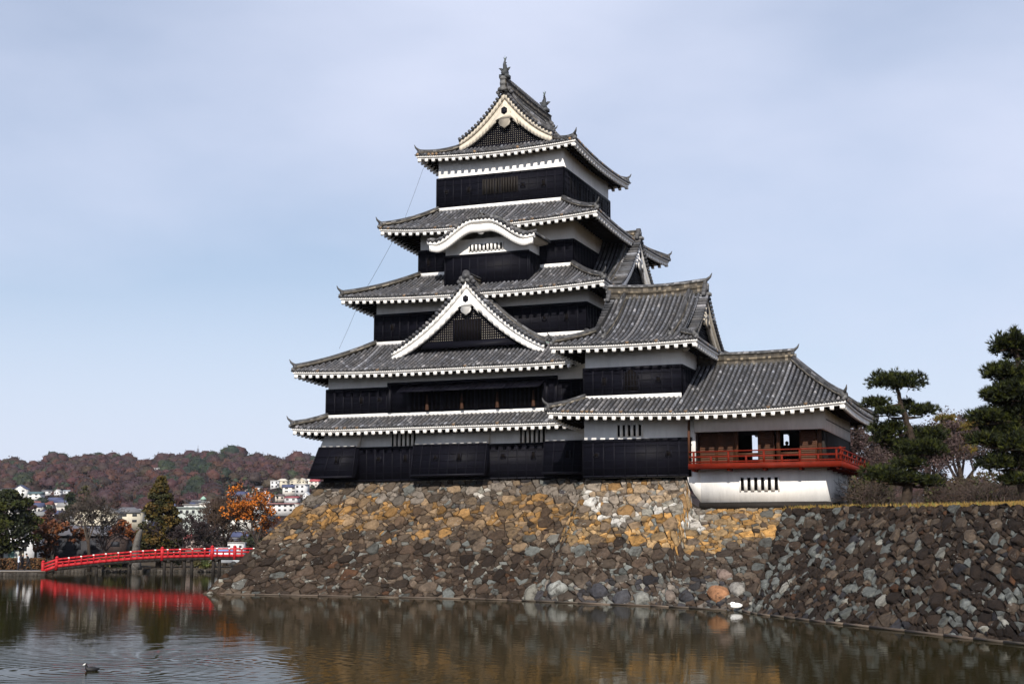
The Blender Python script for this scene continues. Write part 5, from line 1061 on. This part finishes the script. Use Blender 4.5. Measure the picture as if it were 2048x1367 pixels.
# edge stones of the far bank
m = MB(); rnd = random.Random(12)
for (u0, d0), (u1, d1) in (((-300, 143), (92, 144)), ((108, 161), (330, 164)), ((330, 164), (760, 166))):
    n = int(abs(u1 - u0) / 7)
    for i in range(n):
        f = (i + .5) / n; x, y = at(u0 + (u1 - u0) * f, d0 + (d1 - d0) * f - 0.12); g = rnd.uniform(.5, 1.3); w_ = rnd.uniform(.3, .5); rbox(m, (x, y), -w_ * .55, w_ * .55, -.2, rnd.uniform(.05, .2), -.3, rnd.uniform(.22, .44), (0.05 * g, 0.044 * g, 0.038 * g))
x, y = at(200, 160); root = thing('bank_edging', (x, y, 0), 'low rough stone edging along the waterline of the far bank', 'edging'); m.build('stones', 'stone', root)
# ================================================================== houses
def house(u, vb, dep, wpx, hpx, label, wall=(0.62, 0.6, 0.55), roof=(0.09, 0.09, 0.1), kind='gable', rot=0.0, deep=None, name='house', cat='house', group=None, win=2, floors=2):
    x, y = at(u, dep); z = zat(vb, dep); W = wpx / 2873 * dep; H = hpx / 2873 * dep; D = deep or W * 0.8; root = thing(name, (x, y, z), label, cat, group)
    f = Vector((RT[0], RT[1], 0)); o = Vector((-FH[0], -FH[1], 0)); cr_, sr_ = math.cos(rot), math.sin(rot); f, o = f * cr_ + o * sr_, o * cr_ - f * sr_
    def q(a, b, c): p = Vector((x, y, z)) + f * a + o * b; return (p.x, p.y, z + c)
    def bx(mb, a0, a1, b0, b1, c0, c1, col): p = [q(a, b, c) for c in (c0, c1) for b in (b0, b1) for a in (a0, a1)]; mb.add(p, [(0, 2, 3, 1), (4, 5, 7, 6), (0, 1, 5, 4), (2, 6, 7, 3), (0, 4, 6, 2), (1, 3, 7, 5)], col)
    hw, hd = W / 2, D / 2; eh = H * (0.66 if kind != 'flat' else 0.94); m = MB(); bx(m, -hw, hw, -hd, hd, -H * 0.35, eh, wall)
    r = MB(); ov = W * 0.06
    if kind == 'gable':      # gable end faces the camera
        m.prism([q(-hw, -hd, eh), q(hw, -hd, eh), q(0, -hd, H * .985)], tuple(o * D), wall)
        for s in (-1, 1):
            sl = (H - eh) / hw; r.add([q(s * (hw + ov), hd + ov, eh - ov * sl), q(0, hd + ov, H), q(0, -hd - ov, H), q(s * (hw + ov), -hd - ov, eh - ov * sl), q(s * (hw + ov), hd + ov, eh - ov * sl + .05 * H), q(0, hd + ov, H * 1.05), q(0, -hd - ov, H * 1.05), q(s * (hw + ov), -hd - ov, eh - ov * sl + .05 * H)], [(0, 1, 2, 3), (4, 7, 6, 5), (0, 4, 5, 1), (3, 2, 6, 7), (0, 3, 7, 4)], roof)
    elif kind == 'side':     # ridge runs left to right
        r.prism([q(-hw - ov, -hd - ov, eh), q(-hw - ov, hd + ov, eh), q(-hw - ov, 0, H)], tuple(f * (W + 2 * ov)), roof)
    elif kind == 'hip':
        p = [q(-hw - ov, hd + ov, eh), q(hw + ov, hd + ov, eh), q(hw + ov, -hd - ov, eh), q(-hw - ov, -hd - ov, eh), q(-hw * .4, 0, H), q(hw * .4, 0, H)]; r.add(p, [(0, 1, 5, 4), (1, 2, 5), (2, 3, 4, 5), (3, 0, 4), (0, 3, 2, 1)], roof)
    else: bx(r, -hw - ov, hw + ov, -hd - ov, hd + ov, eh, H, roof)
    wo = m.build('wall', 'any', root); r.build('roof', 'any', root)
    for fl_ in range(floors):
        for i in range(win):
            g = MB(); a = -hw + W * (i + .5) / win; c0 = eh * (fl_ + .35) / floors; ww = W / win * .22; bx(g, a - ww, a + ww, hd, hd + .04, c0, c0 + eh / floors * .42, (0.02, 0.022, 0.028)); g.build('window', 'any', root)
    return root
CRM = (0.42, 0.385, 0.31); WH_ = (0.5, 0.5, 0.51); DR = (0.05, 0.05, 0.06); BLU = (0.05, 0.06, 0.12)
house(195, 1052, 215, 74, 40, 'cream house with a wide gable behind the bare trees', CRM, (0.14, 0.13, 0.12), 'gable', .15, win=3)
house(253, 1048, 225, 62, 34, 'cream block with a grey hipped roof left of the cedar', CRM, (0.10, 0.10, 0.11), 'hip', win=3)
house(190, 1112, 176, 122, 62, 'long low black timber building with a wide grey tiled roof', (0.02, 0.02, 0.024), (0.085, 0.085, 0.1), 'side', 0, deep=8, win=4, floors=1, cat='building', name='building')
house(235, 1100, 171, 40, 34, 'small dark gabled annex of the black timber building', (0.03, 0.02, 0.018), (0.10, 0.06, 0.05), 'gable', 0, win=1, floors=1, cat='building', name='building')
house(48, 1110, 205, 60, 78, 'white plastered house seen through the sparse rust-leaved tree', WH_, DR, 'gable', .3, win=3)
house(385, 1062, 235, 50, 48, 'grey-green building right of the cedar', (0.33, 0.36, 0.34), (0.2, 0.23, 0.22), 'flat', .1, win=4, floors=3, cat='building', name='building')
house(390, 1096, 215, 36, 28, 'low building with a dull red roof behind the bare trees', (0.25, 0.2, 0.18), (0.16, 0.03, 0.03), 'side', 0, win=2, floors=1, cat='building', name='building')
house(472, 1106, 205, 34, 22, 'white low building glimpsed below the orange tree', WH_, (0.5, 0.5, 0.5), 'flat', 0, win=3, floors=1, cat='building', name='building')
house(562, 1026, 330, 80, 18, 'long white flat-roofed building beside the stone base', (0.5, 0.5, 0.5), (0.4, 0.2, 0.2), 'flat', .1, deep=14, win=7, floors=2, cat='building', name='building')
house(470, 1052, 300, 120, 24, 'wide pale building behind the orange tree', (0.5, 0.49, 0.46), (0.12, 0.1, 0.1), 'side', .1, deep=12, win=8, floors=2, cat='building', name='building')
house(395, 1024, 330, 50, 15, 'white wing below the green-domed tower', WH_, (0.35, 0.35, 0.34), 'flat', 0, win=4, floors=1, cat='building', name='building')
x, y = at(404, 326); zt = zat(1030, 326); tw = thing('domed_tower', (x, y, zt), 'slim pale tower with a green copper dome above the town', 'tower'); k = 326 / 2873
m = MB(); rbox(m, (x, y), -6 * k, 6 * k, -6 * k, 6 * k, zt - 3, zt + 22 * k, (0.5, 0.48, 0.44)); rbox(m, (x, y), -7.5 * k, 7.5 * k, -7.5 * k, 7.5 * k, zt + 22 * k, zt + 24 * k, (0.35, 0.34, 0.32)); m.build('shaft', 'any', tw)
m = MB(); m.tube([(x, y, zt + 24 * k), (x, y, zt + 31 * k)], 4.6 * k, 8, (0.12, 0.13, 0.13)); m.build('lantern', 'any', tw)
m = MB(); m.tube([(x, y, zt + 31 * k), (x, y, zt + 33 * k), (x, y, zt + 36 * k), (x, y, zt + 38 * k)], [6.2 * k, 5.6 * k, 3.0 * k, .3 * k], 12, (0.22, 0.34, 0.28)); m.build('dome', 'any', tw)
HS = [(547, 977, 16, 16, 'flat', WH_, WH_, 'white flat-roofed block at the left end of the top row below the wooded hill'), (563, 973, 22, 16, 'hip', CRM, (0.45, 0.42, 0.36), 'cream hip-roofed house second in the top row'), (587, 971, 25, 14, 'gable', CRM, (0.42, 0.40, 0.35), 'wide cream gabled house in the middle of the top row'), (604, 972, 15, 15, 'gable', CRM, (0.4, 0.38, 0.33), 'narrow cream gabled house in the top row above the white modern house'), (615, 970, 17, 13, 'gable', (0.6, 0.57, 0.5), (0.25, 0.24, 0.24), 'cream house with a grey roof near the right end of the top row'), (628, 972, 18, 14, 'side', (0.5, 0.46, 0.42), (0.3, 0.05, 0.06), 'house with a red roof at the right end of the top row'),
      (577, 986, 28, 17, 'side', (0.55, 0.53, 0.5), BLU, 'house with a long dark blue roof on the slope'), (602, 988, 23, 20, 'flat', WH_, (0.5, 0.5, 0.5), 'white modern two-storey house right of the blue roof'), (528, 1003, 20, 20, 'gable', (0.55, 0.55, 0.56), (0.5, 0.5, 0.52), 'steep white gabled house right of the orange treetop'), (583, 1003, 26, 11, 'side', WH_, (0.2, 0.05, 0.06), 'low white house with a maroon roof on the slope'), (557, 1000, 18, 12, 'side', (0.4, 0.36, 0.32), (0.10, 0.08, 0.08), 'brown-roofed house above the long white building'), (612, 1001, 13, 17, 'gable', WH_, (0.3, 0.32, 0.36), 'small white gabled house against the corner of the stone base'),
      (515, 982, 14, 10, 'side', WH_, DR, 'small white house left of the top row above the orange tree'), (497, 987, 16, 9, 'side', CRM, (0.2, 0.16, 0.14), 'small cream house just left of the orange treetop'), (470, 990, 15, 9, 'side', (0.5, 0.48, 0.44), DR, 'small grey-roofed house above the broad bare tree'), (452, 991, 12, 8, 'hip', CRM, (0.25, 0.22, 0.2), 'tiny cream house left above the broad bare tree'),
      (38, 993, 26, 22, 'gable', (0.55, 0.55, 0.54), BLU, 'large white gabled house with a blue roof above the left pine'), (68, 997, 26, 14, 'side', (0.6, 0.6, 0.58), (0.06, 0.1, 0.11), 'white house with a dark teal roof right of the large white one'), (90, 988, 20, 9, 'side', WH_, DR, 'low white house at the foot of the hill on the left'), (112, 990, 13, 11, 'gable', WH_, (0.3, 0.3, 0.3), 'small white gabled house at the foot of the hill on the left'), (131, 986, 16, 6, 'side', (0.45, 0.47, 0.5), (0.25, 0.28, 0.32), 'long grey-roofed shed at the foot of the hill'), (12, 986, 26, 10, 'side', (0.5, 0.5, 0.48), DR, 'row house at the left edge at the foot of the hill'), (86, 1003, 22, 6, 'side', (0.5, 0.45, 0.42), (0.35, 0.2, 0.18), 'low shed with a pinkish roof below the white houses'), (62, 1013, 22, 14, 'flat', (0.4, 0.4, 0.42), (0.3, 0.3, 0.3), 'small grey blocky house behind the left pine'), (268, 991, 18, 5, 'side', (0.5, 0.52, 0.52), (0.4, 0.42, 0.44), 'low pale shed left of the cedar top')]
for i, (u, vb, wp, hp_, kd, wc, rc_, lb) in enumerate(HS): house(u, vb, 640 + (1010 - vb) * 4, wp, hp_, lb, wc, rc_, kd, [0.0, .25, -.2, .4][i % 4], group='houses on the hillside' , win=2, floors=1 if hp_ < 13 else 2)
house(318, 946, 1000, 24, 10, 'boxy white building alone high on the wooded hill', WH_, (0.5, 0.5, 0.5), 'flat', .1, win=4, floors=2, cat='building', name='building')
house(342, 947, 1000, 20, 6, 'low white annex beside the boxy building on the hill', (0.5, 0.5, 0.5), (0.3, 0.3, 0.3), 'flat', .1, win=3, floors=1, cat='building', name='building')
x, y = at(443, 168); van = thing('parked_van', (x, y, .42), 'white and blue van seen just above the bridge railing', 'van'); m = MB()
rbox(m, (x, y), -1.4, 1.4, -1.6, .1, 1.0, 2.75, (0.62, 0.66, 0.72)); rbox(m, (x, y), -1.41, 1.41, -1.61, .11, 2.2, 2.5, (0.05, 0.16, 0.4)); rbox(m, (x, y), 1.4, 2.2, -1.6, .1, 1.0, 1.9, (0.62, 0.66, 0.72)); m.build('body', 'any', van)
for a in (-.9, 1.5): m = MB(); disc(m, lp((x, y), a, .02, .82), tuple(np.append(-FH, 0)), .38, .18, (0.02, 0.02, 0.02)); m.build('wheel', 'any', van)
# ================================================================== hills
PR = [(-1500, 975), (-600, 950), (-200, 940), (0, 938), (60, 936), (140, 929), (185, 922), (240, 931), (300, 932), (360, 926), (400, 918), (440, 913), (500, 921), (560, 928), (620, 934), (700, 942), (900, 955), (1300, 968), (1900, 980), (2600, 1005)]
def hz_(u, r):
    top = (1090 - interp(PR, u)) / 2873.0 * 1250.0
    q = min(1, max(0, (r - 430) / 820.0)); return 0.3 + top * (q ** 0.95)
hm = MB(); uu = np.linspace(-1500, 2600, 90); rr = [430, 560, 700, 850, 1000, 1130, 1250, 1400, 1700, 2200]
gridv = [[(*at(u, r), (hz_(u, r) if r <= 1250 else hz_(u, 1250) * (1 - (r - 1250) / 1400)) + 5.5 * noise2(u * .03, r * .012) * (1 if r > 430 else 0)) for r in rr] for u in uu]
for i in range(len(uu) - 1):
    for j in range(len(rr) - 1): hm.poly([gridv[i][j], gridv[i + 1][j], gridv[i + 1][j + 1], gridv[i][j + 1]])
tag(hm.build('hills', 'hill'), kind='structure')
fm = MB(); rnd = random.Random(77)
HC = [(0.044, 0.0185, 0.018), (0.038, 0.0175, 0.019), (0.033, 0.017, 0.020), (0.050, 0.022, 0.016), (0.030, 0.020, 0.018), (0.034, 0.023, 0.015)]
HG = [(0.016, 0.024, 0.013), (0.021, 0.027, 0.013), (0.012, 0.019, 0.012)]
def hillcrown(u, r, sz, cols, n, ls):
    x, y = at(u, r); z = hz_(u, r) + 5.5 * noise2(u * .03, r * .012) - .5; base = cols[rnd.randrange(len(cols))]; base = jit(base, rnd, .30, .06)
    ns = 9; pts = []; ph = rnd.random() * 6
    for a in range(5):
        th = math.pi * (0.5 - 0.58 * (1 - a / 4.6)) if a < 5 else 0
        el = -0.35 + 1.75 * a / 5
        for b in range(ns): rr = sz * rnd.uniform(.62, 1.02); t_ = ph + 6.283 * b / ns; pts.append((x + math.cos(t_) * math.cos(el) * rr, y + math.sin(t_) * math.cos(el) * rr, z + sz * .8 + math.sin(el) * rr * .9))
    pts.append((x, y, z + sz * 1.6)); b0 = len(fm.v); fm.v.extend(pts)
    for a in range(4):
        for b in range(ns): fm.f.append([b0 + a * ns + b, b0 + a * ns + (b + 1) % ns, b0 + (a + 1) * ns + (b + 1) % ns, b0 + (a + 1) * ns + b]); fm.c.append(jit(base, rnd, .16, .03))
    for b in range(ns): fm.f.append([b0 + 4 * ns + b, b0 + 4 * ns + (b + 1) % ns, b0 + 5 * ns]); fm.c.append(jit(base, rnd, .16, .03))
    for k in range(n // 2):
        d = Vector((rnd.gauss(0, 1), rnd.gauss(0, 1), rnd.gauss(0, 1) + 0.4)).normalized() * rnd.uniform(.9, 1.1); leaf(fm, (x + d.x * sz, y + d.y * sz, z + sz * .8 + d.z * sz * .9), ls * rnd.uniform(.6, 1.1), rnd, jit(base, rnd, .16, .04))
for k in range(5600):
    r = 560 + 720 * rnd.random() ** 0.85; u = rnd.uniform(-250, 760)
    if r < 830 and ((u > 430 and u < 660) or u < 150):
        if rnd.random() < .35: hillcrown(u, r, rnd.uniform(1.2, 2.0), HG if rnd.random() < .5 else HC, 30, .6)
        continue
    gg = noise2(u * .02, r * .012, 1.0) + (0.35 if 250 < u < 420 and 850 < r < 1120 else 0); cols = HG if gg > 0.62 or rnd.random() < .02 else HC
    hillcrown(u, r, rnd.uniform(2.4, 5.4), cols, 105, 0.62)
for k in range(900): hillcrown(rnd.choice([rnd.uniform(-1300, -250), rnd.uniform(760, 2500)]), rnd.uniform(800, 1280), rnd.uniform(5, 8), HC, 20, 2.4)
for k in range(260):   # tall crowns along the ridge
    u = rnd.uniform(-250, 760); hillcrown(u, rnd.uniform(1215, 1270), rnd.uniform(3.5, 8), HC if rnd.random() < .85 else HG, 60, .9)
tag(fm.build('hillside_forest', 'leaf'), 'reddish brown autumn woodland covering the far hills', 'forest', kind='stuff')
wm_ = MB(); rnd = random.Random(55); fm_keep = fm; fm = wm_
for k in range(330):
    u = rnd.uniform(-260, 640); r = rnd.uniform(215, 560); x, y = at(u, r); h = rnd.uniform(3.0, 6.5) * (0.7 + r / 900); base = jit(rnd.choice([(0.040, 0.024, 0.020), (0.05, 0.03, 0.022), (0.035, 0.026, 0.022), (0.022, 0.026, 0.013), (0.06, 0.032, 0.02)]), rnd)
    wm_.tube([(x, y, .3), (x, y, .3 + h * .7)], .12, 4, (0.03, 0.024, 0.02))
    for q in range(5): clump(wm_, (x + rnd.uniform(-1.6, 1.6), y + rnd.uniform(-1, 1), .5 + h * rnd.uniform(.35, .9)), (1.3, 1.3, 1.0), 34, .34, rnd, [base], .2)
fm = fm_keep
tag(wm_.build('town_trees', 'leaf'), 'dark leafless trees and bushes filling the gaps between the town houses', 'trees', kind='stuff')
rnd = random.Random(66); tb_ = MB()
RCS = [(0.05, 0.05, 0.06), (0.09, 0.085, 0.085), (0.16, 0.06, 0.05), (0.05, 0.06, 0.12), (0.2, 0.2, 0.2)]
for k in range(70):    # roofs of the distant town, too small and too many to tell apart
    u = rnd.choice([rnd.uniform(10, 280), rnd.uniform(330, 520)]); r = rnd.uniform(430, 640); x, y = at(u, r); z = hz_(u, r); w_, h_ = rnd.uniform(2.5, 5), rnd.uniform(2.2, 4.2); g = rnd.uniform(.2, .55); wc = (g, g * .97, g * .92); rc_ = rnd.choice(RCS)
    rbox(tb_, (x, y), -w_, w_, -3, 3, z - 1, z + h_, wc); tb_.prism([lp((x, y), -w_ - .4, 3.4, z + h_), lp((x, y), -w_ - .4, -3.4, z + h_), lp((x, y), -w_ - .4, 0, z + h_ + rnd.uniform(1.2, 2.2))], tuple(np.append(RT * (2 * w_ + .8), 0)), rc_)
    for q in (-.5, .1, .6): rbox(tb_, (x, y), w_ * q, w_ * q + .9, 3, 3.05, z + h_ * .35, z + h_ * .75, (0.02, 0.02, 0.025))
tag(tb_.build('town_roofs', 'any'), 'tiny crowded houses of the distant town at the foot of the hill', 'town', kind='stuff')
# scattered dark town trees
tm_ = MB()
for i, (u, vt, d, hw, lb, cols) in enumerate([(135, 985, 300, 20, 'dark green domed evergreen below the hill on the left', HG), (165, 972, 330, 15, 'olive-topped tree behind the tall bare tree', [(0.06, 0.055, 0.02), (0.045, 0.04, 0.02)]), (553, 966, 620, 8, 'small dark conifer among the hillside houses', HG), (100, 1020, 260, 24, 'brown leafless-looking tree behind the bushy red-brown one', HC), (60, 1012, 320, 24, 'purple-brown tree behind the white plastered house', HC), (230, 1005, 340, 30, 'brown tree above the cream houses', HC), (355, 1000, 330, 22, 'brown tree right of the cedar top', HC), (430, 1000, 380, 20, 'dark brown tree behind the broad bare tree', HC), (595, 1010, 420, 14, 'dull green tree beside the stone base above the long white building', [(0.04, 0.045, 0.015)]), (165, 1035, 240, 22, 'dark brown tree left of the cream gabled house', HC)]):
    x, y = at(u, d); k = d / 2873; crown_tree(x, y, .5, zat(vt, d) - .5, hw * k, 200 + i, lb, cols, 'cone' if i == 2 else 'round', 40, 60, .05 * hw * k + .15, 'tree', clear=.15, trunk_r=.2)
x, y = at(390, 1240); z = hz_(390, 1240); k = 1240 / 2873; ms = thing('radio_mast', (x, y, z), 'thin lattice radio mast on top of the wooded hill', 'mast'); m = MB()
for a in (-1, 1):
    for b in (-1, 1): m.tube([lp((x, y), a * 1.6, b * 1.6, z), lp((x, y), a * .4, b * .4, z + 30 * k)], .28, 4, (0.15, 0.16, 0.19))
for q in range(8): f = q / 8; h = 1.6 - 1.2 * f; m.tube([lp((x, y), -h, h, z + 30 * k * f), lp((x, y), h, h, z + 30 * k * (f + .12))], .16, 4, (0.15, 0.16, 0.19))
m.tube([(x, y, z + 30 * k), (x, y, z + 37 * k)], .2, 4, (0.15, 0.16, 0.19)); m.build('lattice', 'any', ms)
# ================================================================== birds
def bird(loc, face, L_, label, cat, name, mat, path, rad, extra):
    root = thing(name, loc, label, cat); f = Vector((math.cos(face), math.sin(face), 0)); c = Vector(loc)
    P3 = lambda a, z, s=0.0: tuple(c + f * (a * L_) + Vector((-f.y, f.x, 0)) * (s * L_) + Vector((0, 0, z * L_)))
    m = MB(); m.tube([P3(a, z) for a, z in path], [r * L_ for r in rad], 12, cap=True); m.build('body', mat, root, smooth=True); extra(P3, root, L_); return root
def coot_x(P3, root, L_):
    m = MB(); m.tube([P3(.50, .52), P3(.60, .49), P3(.69, .46)], [.06 * L_, .045 * L_, .008 * L_], 8, (0.75, 0.74, 0.7)); m.tube([P3(.485, .50), P3(.51, .60)], [.05 * L_, .03 * L_], 8, (0.75, 0.74, 0.7)); m.build('bill', 'any', root, smooth=True)
cx, cy = at(193, 35.2)
bird((cx, cy, 0.0), math.atan2(RT[1], RT[0]) + math.pi + 0.35, 0.30, 'black coot with a white bill swimming in the moat', 'coot', 'coot', 'feather_black', [(-.66, .16), (-.5, .14), (-.25, .10), (.05, .09), (.28, .12), (.38, .25), (.40, .40), (.42, .50), (.47, .52), (.52, .51)], [.02, .12, .22, .25, .2, .125, .085, .1, .085, .03], coot_x)
def swan_x(P3, root, L_):
    m = MB()
    for s in (-1, 1): m.tube([P3(.22, .30, s * .13), P3(-.1, .36, s * .15), P3(-.42, .33, s * .08), P3(-.66, .30, s * .02)], [.05 * L_, .15 * L_, .1 * L_, .01 * L_], 10, (0.8, 0.8, 0.78))
    m.build('wings', 'feather_white', root, smooth=True); n = MB(); n.tube([P3(.40, .28), P3(.48, .42), P3(.36, .52), P3(.18, .50), P3(.02, .46)], [.09 * L_, .07 * L_, .065 * L_, .075 * L_, .05 * L_], 10); n.build('neck', 'feather_white', root, smooth=True)
p = surfF(SF[-1] - 2.2, 0.25)
sx, sy, sz = -14.4, 66.3, 0.12
bird((sx, sy, sz), math.atan2(RT[1], RT[0]) + math.pi - 0.2, 0.5, 'white swan resting with tucked neck at the waterline below the wall corner', 'swan', 'swan', 'feather_white', [(-.62, .26), (-.45, .22), (-.15, .2), (.15, .2), (.38, .2), (.46, .22)], [.03, .15, .22, .22, .15, .05], swan_x)
def pig_x(P3, root, L_):
    m = MB(); m.tube([P3(.54, .60), P3(.66, .57)], [.03 * L_, .006 * L_], 6, (0.05, 0.05, 0.05)); m.build('beak', 'any', root)
bird((-34.55, 82.30, 9.28), 0.3, 0.34, 'small dark bird perched on the ledge of the keep above the middle flared bay', 'bird', 'perched_bird', 'feather_black', [(-.75, .20), (-.45, .26), (-.15, .30), (.12, .36), (.32, .48), (.42, .58), (.54, .60)], [.03, .08, .15, .17, .12, .1, .03], pig_x)

# ================================================================== haze
hm_ = bpy.data.materials.new('haze_air'); hm_.use_nodes = True; t = hm_.node_tree; t.nodes.remove(t.nodes['Principled BSDF']); pv = nd('ShaderNodeVolumePrincipled', t); pv.inputs['Color'].default_value = (0.80, 0.86, 1.0, 1); pv.inputs['Density'].default_value = 0.00004; pv.inputs['Anisotropy'].default_value = 0.2
t.links.new(pv.outputs[0], [n for n in t.nodes if n.type == 'OUTPUT_MATERIAL'][0].inputs['Volume'])
m = MB(); m.box(-2600, 2600, -400, 2600, -2.2, 190); tag(m.build('haze', hm_), 'thin bluish air between the camera and the far hills', 'haze', kind='stuff')
